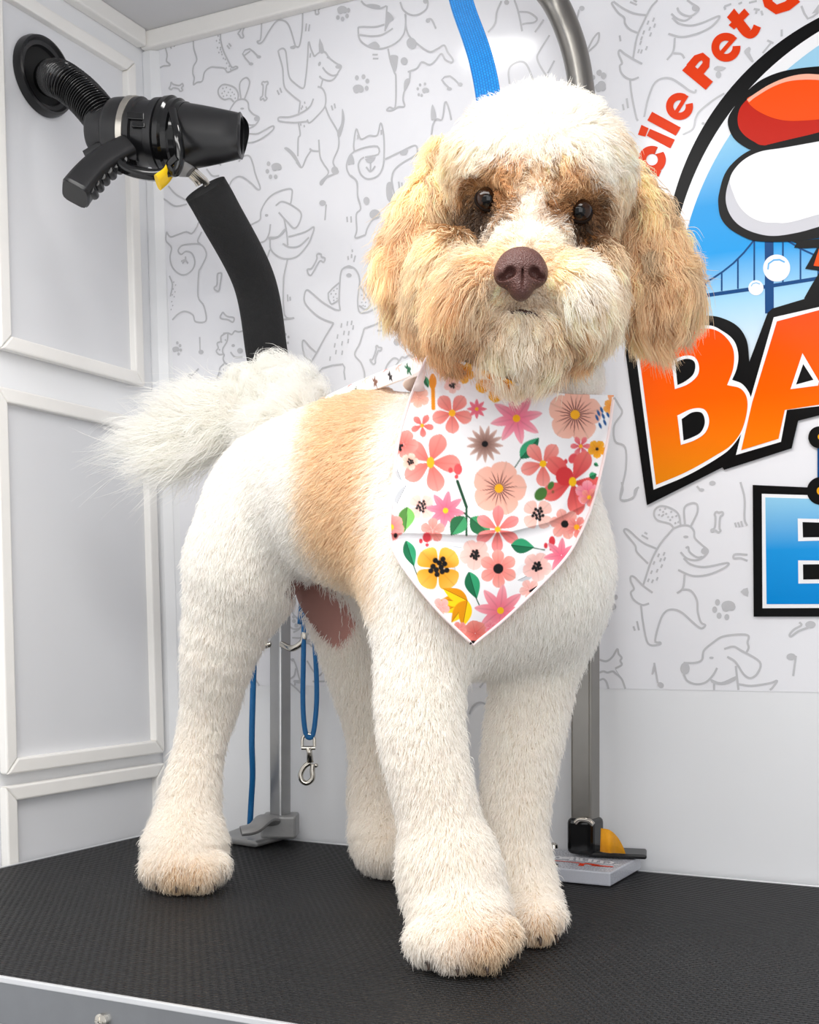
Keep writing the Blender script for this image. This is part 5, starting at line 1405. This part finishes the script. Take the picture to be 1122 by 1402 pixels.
flower(467, 110, 28, 5, (236, 176, 166), (250, 208, 198), None, 0, .3); stamen(467, 112, 9, 6, BLK, 4); flower(505, 72, 34, 5, (236, 150, 30), (250, 190, 60), BLK, 6, .3, .4); flower(605, 100, 66, 5, (240, 140, 8), (255, 190, 40), None, 0, 1.57, .34); flower(430, 50, 26, 4, PEACH_I, PEACH_O, None, 0, .2)
flower(466, 200, 66, 5, CORAL_I, CORAL_O, YEL, 11, -.95, .33); flower(545, 187, 32, 8, PINK_I, (244, 130, 140), (240, 170, 40), 6, 0, .2); flower(370, 240, 38, 5, (226, 90, 90), (244, 140, 130), YEL, 6, .2, .27); flower(672, 217, 84, 8, (240, 110, 140), (250, 176, 186), YEL, 12, -.2, .19)
flower(571, 299, 60, 13, (120, 84, 74), (232, 196, 184), BLK, 10, .1, .13); leaf(685, 345, 745, 278, 24, (34, 110, 76), [(667, 374), (688, 342)])
flower(860, 205, 88, 5, (244, 172, 150), (250, 196, 176), None, 0, -.2, .46); lines(860, 205, 52, 22); berry(860, 205, 15, 15, YEL)
flower(397, 358, 96, 5, (226, 104, 96), (246, 156, 146), None, 0, -1.2, .30); berry(397, 358, 12, 18, YEL); flower(310, 300, 48, 5, CORAL_I, CORAL_O, None, 0, .1); stamen(295, 310, 12, 6, BLK, 5); flower(331, 355, 28, 5, PEACH_I, (252, 214, 200), None, 0, 0); stamen(332, 356, 10, 9, BLK, 3.4)
berry(485, 380, 13, 18, (230, 90, 94)); berry(461, 383, 7, 9, (224, 80, 84)); berry(480, 404, 6, 7, (226, 80, 84))
flower(617, 441, 88, 5, (246, 176, 154), (248, 190, 172), None, 0, -1.3, .47); lines(617, 441, 48, 20); berry(616, 441, 14, 14, YEL)
flower(757, 362, 74, 5, CORAL_I, CORAL_O, (250, 190, 20), 11, .3, .3); flower(878, 306, 34, 6, (226, 84, 100), (244, 140, 140), YEL, 6, 0, .25); berry(853, 345, 13, 17, (228, 82, 88), .6); berry(830, 355, 6, 8, (220, 70, 76))
flower(852, 420, 108, 5, (214, 60, 64), (240, 120, 112), None, 0, -1.1, .26); berry(826, 402, 28, 30, (214, 56, 60)); berry(852, 420, 12, 15, (250, 190, 20)); berry(750, 459, 18, 23, (74, 120, 56), .7); berry(782, 432, 9, 14, (74, 120, 56), .5); berry(789, 452, 4, 5, (140, 90, 60))
for kx, ky in ((930, 215), (940, 240), (950, 210), (955, 230), (935, 200), (945, 190), (965, 205)): berry(kx, ky, 4, 10, (40, 90, 150), -.4)
berry(978, 140, 14, 24, (248, 170, 120)); flower(975, 180, 26, 5, (244, 150, 60), (250, 180, 90), None, 0, .2); flower(930, 315, 30, 5, (240, 150, 20), (250, 180, 50), BLK, 5, .3); leaf(905, 405, 930, 395, 12); leaf(920, 360, 935, 370, 6); flower(900, 455, 40, 5, PINK_I, PINK_O, None, 0, .9); 
flower(368, 500, 44, 4, (246, 184, 170), (252, 208, 196), None, 0, .8, .48); stamen(368, 498, 18, 12, BLK, 4.4); flower(445, 512, 64, 8, (238, 96, 124), (248, 150, 166), (250, 190, 30), 9, .15, .2); leaf(322, 500, 318, 575, 26, (80, 130, 60)); leaf(300, 578, 320, 572, 8, (80, 130, 60))
stroke((483, 418), (512, 500), 9, (30, 72, 48)); stroke((512, 500), (512, 590), 7, (30, 72, 48)); stroke((505, 520), (540, 550), 5, (30, 72, 48)); leaf(505, 530, 462, 592, 28, (36, 100, 62)); leaf(525, 535, 590, 590, 30, (36, 100, 62))
flower(740, 525, 52, 4, (244, 186, 172), (250, 204, 192), None, 0, .8, .46); stamen(741, 522, 20, 12, BLK, 5); flower(404, 575, 40, 5, (238, 130, 120), (246, 160, 150), None, 0, -.3, .4); flower(270, 565, 44, 6, (240, 110, 110), (248, 160, 150), YEL, 10, .3); berry(285, 592, 6, 8, BLK)
flower(612, 572, 76, 6, CORAL_I, (248, 150, 150), (250, 180, 30), 9, .55, .24); flower(827, 555, 50, 6, (238, 140, 128), (248, 180, 168), BLK, 12, .2, .34); flower(865, 565, 36, 5, CORAL_I, CORAL_O, (250, 170, 30), 9, .2, .34); flower(905, 470, 30, 5, CORAL_I, CORAL_O, YEL, 7, .2, .34)
# below the crease
leaf(318, 608, 345, 692, 20, (28, 108, 72), [(343, 690), (356, 724)]); berry(385, 598, 13, 16, (228, 70, 80)); berry(366, 610, 6, 8, (222, 66, 76)); berry(386, 622, 6, 6, (222, 66, 76))
flower(421, 697, 76, 4, (228, 140, 14), (246, 190, 84), None, 0, .8, .50); stamen(424, 694, 30, 11, BLK, 8.5)
leaf(655, 622, 730, 630, 24, (28, 108, 72), [(728, 632), (762, 638)]); berry(786, 610, 10, 16, (224, 60, 70)); berry(766, 624, 6, 9, (224, 60, 70)); berry(784, 636, 6, 5, (222, 66, 76))
flower(539, 653, 50, 5, (246, 184, 172), (252, 208, 198), None, 0, .4, .45); stamen(539, 653, 15, 12, BLK, 4.6); flower(614, 698, 62, 6, (240, 120, 112), (248, 172, 160), BLK, 16, .5, .32); flower(738, 692, 48, 5, (244, 180, 170), (250, 208, 200), None, 0, .2, .44); stamen(738, 692, 15, 11, BLK, 4.8)
flower(815, 655, 56, 7, PINK_I, (250, 160, 172), None, 0, .3, .2); leaf(520, 708, 545, 795, 24, (28, 108, 72), [(543, 792), (558, 826)])
for a_ in (2.7, 3.15, 3.6, 2.2, 1.75): 
    x_, y_ = 515, 800
    leaf(x_, y_, x_ + 88 * math.cos(a_), y_ + 88 * math.sin(a_), 21, (236, 152, 10))
flower(621, 832, 84, 8, (240, 110, 130), (250, 170, 178), (250, 190, 30), 11, .1, .2); flower(540, 905, 42, 6, (226, 100, 92), (240, 150, 136), None, 0, .3, .5); berry(526, 936, 26, 8, BLK); flower(715, 765, 34, 5, (246, 170, 160), (250, 200, 190), None, 0, .4, .4); stroke((716, 770), (738, 757), 7, BLK); flower(430, 820, 30, 5, (246, 170, 160), (250, 196, 188), None, 0, .4, .4); flower(590, 885, 22, 6, (240, 110, 130), (250, 160, 168), None, 0, .4, .3); flower(490, 890, 24, 5, (240, 130, 120), (250, 160, 150), None, 0, .4, .4)
idxs = np.arange(NV * NU).reshape(NV, NU)
bq = np.stack([idxs[:-1, :-1], idxs[1:, :-1], idxs[1:, 1:], idxs[:-1, 1:]], -1).reshape(-1, 4)
M_cloth = attr_mat('printed_cloth', 'print', .72, .15, bump=.12, bscale=1500, sheen=.1)
ban = mesh_obj('bandana', BP.reshape(-1, 3), bq, M_cloth, dog, fix=False)
for p_ in ban.data.polygons: p_.use_smooth = True
ca = ban.data.color_attributes.new('print', 'FLOAT_COLOR', 'POINT')
ca.data.foreach_set('color', np.concatenate([lin(np.clip(img * .955, 0, 255)), np.ones((NV * NU, 1))], 1).astype(np.float32).ravel())
sm = ban.modifiers.new('solid', 'SOLIDIFY'); sm.thickness = .0016; sm.offset = -1
tag(ban, 'white bandana printed with pink coral and yellow flowers')
# hem along the two lower edges
M_hem = mat('bandana_hem', (244, 226, 224), .7, vary=.03)
hm = MB()
edge = np.vstack([BP[:, 0], BP[::-1, -1]])[::6]
hm.tube(edge, .0013, 8)
hm.build('hem', M_hem, ban, smooth='all')
# the flap lying over the back
fl_a = [(447, 546, 1.262), (490, 527, 1.222), (540, 507, 1.175), (592, 486, 1.115)]
A_ = np.array([P(x, y, d) for x, y, d in catmull(fl_a, 12)])
B_ = np.array([P(x, y, d) for x, y, d in catmull([(452, 545, 1.29), (500, 523, 1.262), (552, 501, 1.225), (604, 478, 1.17)], 12)])
C_ = np.array([P(x, y, d) for x, y, d in catmull([(447, 549, 1.258), (492, 541, 1.208), (545, 523, 1.158), (600, 500, 1.10)], 12)])
keyr = np.stack([C_, A_, (A_ + B_) / 2 + UPV * .002, B_])
kt = np.linspace(0, 3, 28); nc = 160; ct = np.linspace(0, keyr.shape[1] - 1.001, nc)
k0 = np.minimum(kt.astype(int), 2); rr0 = keyr[k0] * (1 - (kt - k0))[:, None, None] + keyr[k0 + 1] * (kt - k0)[:, None, None]
c0i = ct.astype(int); rows = rr0[:, c0i] * (1 - (ct - c0i))[None, :, None] + rr0[:, c0i + 1] * (ct - c0i)[None, :, None]
nr = len(rows)
ii = np.arange(nr * nc).reshape(nr, nc)
fq = np.stack([ii[:-1, :-1], ii[1:, :-1], ii[1:, 1:], ii[:-1, 1:]], -1).reshape(-1, 4)
fr = rows.reshape(-1, 3)
fc = np.tile(np.array((250, 244, 243), float), (len(fr), 1))
fs = np.linalg.norm(rows[0, -1] - rows[0, 0]); fu, fv = np.meshgrid(np.linspace(0, fs, nc), np.linspace(0, .022, nr))
fu, fv = fu.ravel(), fv.ravel()
for cu_, cv_, rr_f, cc_f in ((.02, .004, .005, (248, 190, 176)), (.045, .012, .006, (240, 140, 130)), (.062, .003, .004, (60, 90, 66)), (.078, .010, .007, (250, 196, 180)), (.095, .004, .005, (120, 84, 70)), (.108, .013, .006, (244, 150, 140)), (.12, .004, .004, (40, 34, 34)), (.135, .009, .006, (248, 180, 168)), (.15, .004, .005, (36, 100, 66)), (.165, .012, .006, (242, 140, 132))):
    an = np.arctan2(fv - cv_, fu - cu_); dd_ = np.hypot(fu - cu_, fv - cv_) / (rr_f * (.72 + .28 * np.cos(an * 5)))
    k = np.clip((1 - dd_) * 4, 0, 1)[:, None]; fc = fc * (1 - k) + np.array(cc_f, float) * k
flap = mesh_obj('flap', fr, fq, M_cloth, ban, fix=False)
for p_ in flap.data.polygons: p_.use_smooth = True
ca = flap.data.color_attributes.new('print', 'FLOAT_COLOR', 'POINT')
ca.data.foreach_set('color', np.concatenate([lin(fc), np.ones((len(fr), 1))], 1).astype(np.float32).ravel())
sm = flap.modifiers.new('solid', 'SOLIDIFY'); sm.thickness = .0016
# the cloth runs on round the back of the neck
nc_ = P(706, 540, 1.105)
def ang_of(p): return math.atan2((p - nc_) @ FWD, (p - nc_) @ RGT)
pr_, pl_ = BP[2, -1], BP[2, 0]
f0_, f1_ = ang_of(pr_), ang_of(pl_)
if f1_ < f0_: f1_ += 2 * math.pi
NPH = 64
ph_ = np.linspace(f0_, f1_, NPH); k_ = np.linspace(0, 1, NPH)
zz = pr_[2] * (1 - k_) + pl_[2] * k_ + .045 * np.where(k_ < .5, np.clip(k_ / .5, 0, 1) ** 1.6, 1 - (np.clip((k_ - .5) / .5, 0, 1)) ** 5)
def neck_r(z):
    dirs = np.cos(ph_)[:, None] * RGT + np.sin(ph_)[:, None] * FWD
    r = np.full(NPH, .17)
    for _ in range(70):
        p = nc_ * np.array([1, 1, 0]) + dirs * r[:, None]; p[:, 2] = z
        d = group_sdf(p)['torso'] - .013
        r = np.maximum(np.where(d > 3e-4, r - np.maximum(d * .6, 2e-4), r), .03)
    r = np.minimum(r, .118)
    r = np.convolve(np.pad(r, 4, mode='edge'), np.ones(9) / 9, 'valid')
    p = nc_ * np.array([1, 1, 0]) + dirs * r[:, None]; p[:, 2] = z
    return p
bandrows = []
for j in range(5):
    q = neck_r(zz + .003 - .0075 * j)
    e = np.clip(1 - k_ / .10, 0, 1)[:, None]; q = q * (1 - e) + (BP[min(2 + 9 * j, NV - 1), -1]) * e
    e = np.clip(1 - (1 - k_) / .10, 0, 1)[:, None]; q = q * (1 - e) + (BP[min(2 + 9 * j, NV - 1), 0]) * e
    bandrows.append(q)
band3 = np.array(bandrows)
ii = np.arange(5 * NPH).reshape(5, NPH)
o = mesh_obj('neck_band', band3.reshape(-1, 3), np.stack([ii[:-1, :-1], ii[1:, :-1], ii[1:, 1:], ii[:-1, 1:]], -1).reshape(-1, 4), mat('bandana_back', (248, 232, 226), .75, vary=.05), ban)
for p_ in o.data.polygons: p_.use_smooth = True
sm = o.modifiers.new('solid', 'SOLIDIFY'); sm.thickness = .0014

# ------------------------------------------------------------------ nose, eyes, mouth
def nose_fn(p):
    l = np.stack([(p - NC) @ RGT, (p - NC) @ UPV, (p - NC) @ FWD], 1)
    def el(c, r): 
        q = (l - np.array(c)) / np.array(r)
        k0 = np.sqrt((q ** 2).sum(1)); k1 = np.sqrt(((q / np.array(r)) ** 2).sum(1)) + 1e-9
        return k0 * (k0 - 1) / k1
    d = el((0, .002, .003), (.0180, .0158, .016))
    d = smin(d, el((0, -.0125, .002), (.0080, .0085, .012)), .006)
    d = smin(d, el((-.0115, -.002, .002), (.0078, .0085, .0115)), .004); d = smin(d, el((.0115, -.002, .002), (.0078, .0085, .0115)), .004)
    for s in (-1, 1):
        h = el((s * .0086, -.0035, -.010), (.0040, .0036, .008)); h2 = el((s * .0135, -.0062, -.008), (.0045, .0020, .008))
        d = -smin(-d, smin(h, h2, .002), .0022)
    gr = np.maximum(np.abs(l[:, 0]) - .0006, np.abs(l[:, 1] + .012) - .011)
    d = -smin(-d, np.maximum(gr, l[:, 2] + .008), .0016)
    return d
nt_ = march([713], [372], 0.0)[0]
NC = P(714, 371, nt_ - .0055)
nv, nq = surface_nets(nose_fn, NC - .027, NC + .027, .0009)
l_ = np.stack([(nv - NC) @ RGT, (nv - NC) @ UPV, (nv - NC) @ FWD], 1)
M_nose, nt, b = principled('nose_leather')
tc = nt.nodes.new('ShaderNodeTexCoord'); vo = nt.nodes.new('ShaderNodeTexVoronoi'); vo.inputs['Scale'].default_value = 900
nt.links.new(tc.outputs['Object'], vo.inputs['Vector'])
bp = nt.nodes.new('ShaderNodeBump'); bp.inputs['Strength'].default_value = .9; bp.inputs['Distance'].default_value = .0007
nt.links.new(vo.outputs['Distance'], bp.inputs['Height']); nt.links.new(bp.outputs['Normal'], b.inputs['Normal'])
b.inputs['Base Color'].default_value = (*lin((92, 58, 52)), 1); b.inputs['Roughness'].default_value = .42
nose = mesh_obj('nose', nv, nq, M_nose, dog, fix=False)
for p_ in nose.data.polygons: p_.use_smooth = True
nose['label'] = 'brown leathery nose'
M_eye = mat('eye_brown', (40, 22, 11), .03, vary=.3, scale=300, spec=.3)
M_lid = mat('eyelid_skin', (22, 14, 10), .85, spec=.1)
EYE3 = []
M_pupil = mat('pupil_black', (5, 4, 4), .03, vary=0, spec=.3)
def vdir_(c):
    v = CAM - c
    return v / np.linalg.norm(v)
for ex, ey in EYES:
    tt = march([ex], [ey], 0.0)[0]
    c = P(ex, ey, tt + .0042); EYE3.append(c)
    m = MB(); m.ball(c, .0102, 40, 24, axes=np.array([RGT, UPV, -FWD]))
    m.m = [1 if np.mean([(np.array(m.v[i]) - c) / .0102 for i in f_], 0) @ vdir_(c) > math.cos(math.radians(26)) else 0 for f_ in m.f]
    e_ = m.build('eye', [M_eye, M_pupil], dog, smooth='all'); e_['label'] = 'dark brown eye'
    m = MB(); pts = []
    vdir = (CAM - c) / np.linalg.norm(CAM - c)
    for a in np.linspace(0, 2 * math.pi, 41):
        pts.append(c + vdir * .0045 + RGT * .0092 * math.cos(a) + (UPV * math.cos(.12) - RGT * .12) * .0080 * math.sin(a))
    m.tube(pts, .0012, 10, caps=False); m.build('eyelid', M_lid, e_, smooth='all')
mx, my = [690, 701, 713, 726, 738], [432, 429, 428, 429, 432]
mt = march(mx, my, .0004)
m = MB(); m.tube(catmull([tuple(P(x, y, t_ - .002)) for x, y, t_ in zip(mx, my, mt)], 8), np.interp(np.linspace(0, 1, 33), [0, .3, .5, .7, 1], [.0006, .0019, .0026, .0019, .0006]), 10)
mo_ = m.build('mouth', mat('dark_lip', (60, 38, 34), .4), dog, smooth='all')
# claws
M_claw = mat('dark_claw', (60, 46, 38), .35)
for x_, y_, d_ in ((583, 1288, 1.0), (622, 1296, .985), (662, 1294, .985), (690, 1278, 1.005), (706, 1262, 1.085), (734, 1264, 1.075), (757, 1252, 1.085), (216, 1188, 1.30), (243, 1194, 1.285), (272, 1194, 1.285), (295, 1184, 1.30)):
    c = P(x_, y_, d_); fw_ = -FWD * 1.0 + RGT * .12
    z_ = TABLE_Z + .010
    q = np.array([c[0], c[1], z_]) + fw_ * .0105
    m = MB(); m.tube(catmull([tuple(q), tuple(q + fw_ * .006 + UPV * .001), tuple(q + fw_ * .008 - UPV * .004)], 5), np.linspace(.0026, .0007, 11), 10)
    m.build('claw', M_claw, dog, smooth='all')

# ------------------------------------------------------------------ fur
tri = np.vstack([BQ[:, [0, 1, 2]], BQ[:, [0, 2, 3]]])
ta, tb_, tcx = BV[tri[:, 0]], BV[tri[:, 1]], BV[tri[:, 2]]
tarea = .5 * np.linalg.norm(np.cross(tb_ - ta, tcx - ta), axis=1)
tcen = (ta + tb_ + tcx) / 3
tlab = labels_of(tcen)
tn = np.cross(tb_ - ta, tcx - ta); tn /= np.linalg.norm(tn, axis=1)[:, None] + 1e-12
tview = (CAM - tcen); tview /= np.linalg.norm(tview, axis=1)[:, None]
face = (tn * tview).sum(1)
DENS = np.array([80, 92, 92, 80, 76, 95, 100, 84, 84]) * 1e4        # strands per square metre
rate = tarea * DENS[tlab] * np.where(face > -.25, 1.0, .45)
NTOT = int(rate.sum())
pick = np.searchsorted(np.cumsum(rate) / rate.sum(), rng.random(NTOT))
r1, r2_ = rng.random(NTOT), rng.random(NTOT)
fl = r1 + r2_ > 1; r1[fl], r2_[fl] = 1 - r1[fl], 1 - r2_[fl]
root = ta[pick] + (tb_ - ta)[pick] * r1[:, None] + (tcx - ta)[pick] * r2_[:, None]
nrm = grad(root)
root = root - nrm * sdf_chunks(root)[:, None]
lab = labels_of(root)
x, y, dd = proj(root)
front = (nrm * (CAM - root)).sum(1) > 0
# keep clear: eyes, nose, bare belly, below the cloth
keep = np.ones(NTOT, bool)
bare = poly_dist(x + rng.normal(0, 6, NTOT), y + rng.normal(0, 6, NTOT), BELLY)
keep &= ~((bare > -1) & (lab <= 4))
for c in EYE3: keep &= np.linalg.norm(root - c, axis=1) > .0099
keep &= nose_fn(root) > .0022
keep &= ~((root[:, 2] < TABLE_Z + .0055))
under = in_poly(x, y, BAND) & (lab <= 2) & front
cj = np.clip(np.interp(x, [500, 860], [0, 1]), 0, 1)
n_in = poly_dist(x, y, BAND)
short = np.clip(1 - (n_in + 2) / 10, .12, 1)
# length, comb direction and lift
down = np.array([0, 0, -1.0])
comb = np.tile(down, (NTOT, 1)).astype(float)
ln = np.full(NTOT, .0145); lift = np.full(NTOT, .62)
back = -(P(655, 745, 1.135) - P(375, 672, 1.335)); back /= np.linalg.norm(back)
b0 = lab == 0
comb[b0] = back * .75 + down * .65
chest = b0 & (x > 540); comb[chest] = down + back * .15
lift[b0] = .5
legs = (lab >= 1) & (lab <= 4)
ln[legs] = .0150 + .003 * np.clip((.12 - (root[legs, 2] - TABLE_Z)) / .1, 0, 1); lift[legs] = .62
low = legs & (root[:, 2] < TABLE_Z + .05)
comb[low] = down * .8; ln[low] = .0135
# soft passage of the comb from trunk to legs
Gd = group_sdf(root.astype(np.float32))
D5 = np.stack([Gd[g] for g in GN[:5]], 1)
WB = np.exp(-(D5 - D5.min(1, keepdims=True)) / .014); WB /= WB.sum(1, keepdims=True)
bl = lab <= 4
tors = np.where((x > 540)[:, None], down + back * .15, back * .75 + down * .65)
leg_c = np.tile(down, (NTOT, 1)) + back * .05
mixc = tors * WB[:, :1] + leg_c * (1 - WB[:, :1])
comb[bl & ~low] = mixc[bl & ~low]
lift[bl & ~low] = (.5 * WB[:, 0] + .60 * (1 - WB[:, 0]))[bl & ~low]
he = lab == 6
W_ = idw(x[he], y[he], HEADF, 2.4)
hv = W_ @ np.array([[q[2], q[3], q[4]] for q in HEADF], float)
comb[he] = RGT * hv[:, :1] - UPV * hv[:, 1:2]
ln[he] = hv[:, 2] * .00112; lift[he] = .42
backhead = he & ~front
comb[backhead] = down; ln[backhead] = .02
ea = lab >= 7
comb[ea] = down + RGT * np.where(lab[ea] == 7, -.10, .10)[:, None]
ln[ea] = .036; lift[ea] = .33
topear = ea & (y < 250); ln[topear] = .022
ta_ = lab == 5
comb[ta_] = -RGT * 1.0 + UPV * .28
ln[ta_] = .050 + .035 * np.clip((330 - x[ta_]) / 100, 0, 1); lift[ta_] = .40
wis = ta_ & (rng.random(NTOT) < .16); ln[wis] *= 1.5; comb[wis] += np.array([0, 0, -.45])
upt = ta_ & (y < 560) & (x > 330); comb[upt] = UPV * .55 - RGT * .5; ln[upt] = .038; lift[upt] = .55
ln = ln * np.clip(rng.normal(1, .14, NTOT), .55, 1.4)
ln = np.where(under, ln * short * .8, ln)
for c in EYE3:                                     # shorter near the eyes
    dE = np.linalg.norm(root - c, axis=1); ln = np.where(he & (dE < .022), ln * np.clip((dE - .009) / .013, .3, 1), ln)
dN = np.linalg.norm(root - NC, axis=1); ln = np.where(he & (dN < .036), ln * np.clip((dN - .015) / .024, np.where(y > 398, .62, .2), 1), ln)
kb = kdtree.KDTree(5 * NPH)
for a, q in enumerate(band3.reshape(-1, 3)): kb.insert(q, a)
kb.balance()
nk = np.where((lab == 0) & (np.abs(root[:, 2] - zz.mean()) < .08))[0]
db = np.array([kb.find(q)[2] for q in root[nk]])
ln[nk] = ln[nk] * np.clip((db - .010) / .012, .25, 1)
dM = np.hypot((x - 713) / 22, (y - 427) / 5); ln = np.where(he & front & (dM < .8), ln * .8, ln)
root, nrm, lab, x, y, comb, ln, lift, front = (a[keep] for a in (root, nrm, lab, x, y, comb, ln, lift, front))
N = len(root)
for c in EYE3:                                     # the hair round an eye lies away from it
    dv = root - c; dE = np.linalg.norm(dv, axis=1); k = (np.clip(1 - (dE - .010) / .020, 0, 1) ** .7 * .92 * (lab == 6))[:, None]
    comb = comb * (1 - k) + dv / (dE[:, None] + 1e-6) * k; lift = lift * (1 - .45 * k[:, 0])
comb -= nrm * (comb * nrm).sum(1)[:, None] * .9
comb /= np.linalg.norm(comb, axis=1)[:, None] + 1e-6
KP = 6
tpar = np.linspace(0, 1, KP)
PJ = np.array([.15, .17, .17, .17, .17, .34, .17, .20, .20])[lab]
comb2 = comb + rng.normal(0, 1, (N, 3)) * PJ[:, None]
comb2 /= np.linalg.norm(comb2, axis=1)[:, None]
def strand(i, cm):
    """points of the strands i: leave along the normal, lie down along the comb"""
    a = lift[i][:, None, None]; n_ = nrm[i][:, None, :]; c_ = cm[i][:, None, :]; L_ = ln[i][:, None, None]; t = tpar[None, :, None]
    s = n_ * a * (t - .42 * t ** 2) * 1.25 + c_ * (1 - a) * (.5 * t + .75 * t ** 2) * 1.1
    s = s + np.array([0, 0, -1.0]) * (.10 * t ** 2)
    return root[i][:, None, :] + s * L_
pts = strand(np.arange(N), comb2)
# clumps
CL_EVERY = np.array([44, 44, 44, 44, 44, 60, 46, 80, 80])
CL_W = np.array([.08, .09, .09, .09, .09, .55, .36, .52, .52])
tone = np.ones(N)
phase = np.zeros((N, 3))
CURL = np.array([.0006, .0006, .0006, .0006, .0006, .0065, .0014, .0034, .0034])
for g in range(9):
    idx = np.where(lab == g)[0]
    if len(idx) < 50: continue
    gi = rng.choice(idx, max(8, len(idx) // CL_EVERY[g]), replace=False)
    kd = kdtree.KDTree(len(gi))
    for a, q in enumerate(root[gi]): kd.insert(q, a)
    kd.balance()
    near = np.array([kd.find(q)[1] for q in root[idx]])
    cmg = comb.copy(); jj = rng.normal(0, 1, (len(gi), 3)) * (PJ[gi] * .9)[:, None]
    cmg[gi] += jj; cmg[gi] /= np.linalg.norm(cmg[gi], axis=1)[:, None]
    gp = strand(gi, cmg)
    wgt = (CL_W[g] * np.clip(rng.normal(1, .25, len(idx)), .2, 1.4))[:, None, None] * (tpar ** .9)[None, :, None]
    pts[idx] += np.clip(wgt, 0, .95) * (gp[near] - pts[idx])
    tone[idx] = 1 + rng.normal(0, 1, len(gi))[near] * (.010 if g < 6 else .075)
    ph = rng.random((len(gi), 3)) * 2 * math.pi
    phase[idx] = ph[near]
frq = np.where(lab == 5, 1.3, np.where(lab >= 7, 1.5, 1.6))[:, None]
for k in range(3):
    pts[:, :, k] += CURL[lab][:, None] * tpar[None] * (np.sin(2 * math.pi * frq * tpar[None] + phase[:, k:k + 1]) + rng.normal(0, .35, (N, 1)))
pts[:, 1:] += rng.normal(0, 1, (N, KP - 1, 3)) * (.00022 + .0005 * (lab == 5))[:, None, None]
pts[:, :, 2] = np.maximum(pts[:, :, 2], TABLE_Z + .0012)
col = coat(root, lab, x, y, 6.0, rng)
hd_ = lab >= 6
vary_ = tone * np.clip(rng.normal(1, np.where(lab >= 6, .06, .025), N), .8, 1.15)
sat_ = np.clip((250 - col[:, 2]) / 60, .18, 1)
col = col * (1 + (vary_ - 1) * sat_)[:, None]
fade = np.zeros((N, KP, 1)) + (tpar * .18)[None, :, None] * hd_[:, None, None]
tipc = col[:, None, :] * (1 - fade) + np.array((255, 240, 214)) * fade
tipc = lin(np.clip(tipc, 4, 253))
M_fur = bpy.data.materials.new('fur'); M_fur.use_nodes = True
nt = M_fur.node_tree; nt.nodes.clear()
at = nt.nodes.new('ShaderNodeAttribute'); at.attribute_name = 'fur_color'
df = nt.nodes.new('ShaderNodeBsdfDiffuse'); tr = nt.nodes.new('ShaderNodeBsdfTranslucent'); gl_ = nt.nodes.new('ShaderNodeBsdfGlossy'); gl_.inputs['Roughness'].default_value = .45
m1 = nt.nodes.new('ShaderNodeMixShader'); m1.inputs[0].default_value = .42
m2 = nt.nodes.new('ShaderNodeMixShader'); m2.inputs[0].default_value = .035
ou = nt.nodes.new('ShaderNodeOutputMaterial')
nt.links.new(at.outputs['Color'], df.inputs['Color']); nt.links.new(at.outputs['Color'], tr.inputs['Color'])
nt.links.new(df.outputs[0], m1.inputs[1]); nt.links.new(tr.outputs[0], m1.inputs[2]); nt.links.new(m1.outputs[0], m2.inputs[1]); nt.links.new(gl_.outputs[0], m2.inputs[2]); nt.links.new(m2.outputs[0], ou.inputs[0])
RAD = np.array([.00032, .00032, .00032, .00034, .00034, .00030, .00029, .00029, .00029])
def fur_obj(name, sel, parent, label=None):
    i = np.where(sel)[0]
    if not len(i): return
    cu = bpy.data.hair_curves.new(name)
    cu.add_curves([KP] * len(i))
    cu.attributes['position'].data.foreach_set('vector', (pts[i] - dog_base).astype(np.float32).ravel())
    ra = cu.attributes.get('radius') or cu.attributes.new('radius', 'FLOAT', 'POINT')
    rad = (RAD[lab[i]] * np.clip(rng.normal(1, .18, len(i)), .6, 1.5))[:, None] * np.array([1, 1, .95, .8, .55, .18])[None]
    ra.data.foreach_set('value', rad.astype(np.float32).ravel())
    ca = cu.attributes.new('fur_color', 'FLOAT_COLOR', 'POINT')
    c4 = np.concatenate([tipc[i], np.ones((len(i), KP, 1))], 2)
    ca.data.foreach_set('color', c4.astype(np.float32).ravel())
    cu.materials.append(M_fur)
    o = bpy.data.objects.new(name, cu); COL.objects.link(o); o.parent = parent
    if label: o['label'] = label
    return o
fur_obj('body_fur', lab == 0, dog, 'white body coat with an apricot saddle patch')
for g in (1, 2, 3, 4): fur_obj('leg_fur', lab == g, dog)
fur_obj('tail_fur', lab == 5, dog, 'long wispy white tail hair')
fur_obj('head_fur', lab == 6, dog, 'white and apricot face and crown hair')
fur_obj('ear_fur', lab == 7, dog, 'apricot ear hair'); fur_obj('ear_fur', lab == 8, dog, 'apricot ear hair')
print('strands', N)
for o in bpy.data.objects:
    if 'wl' in o: del o['wl']
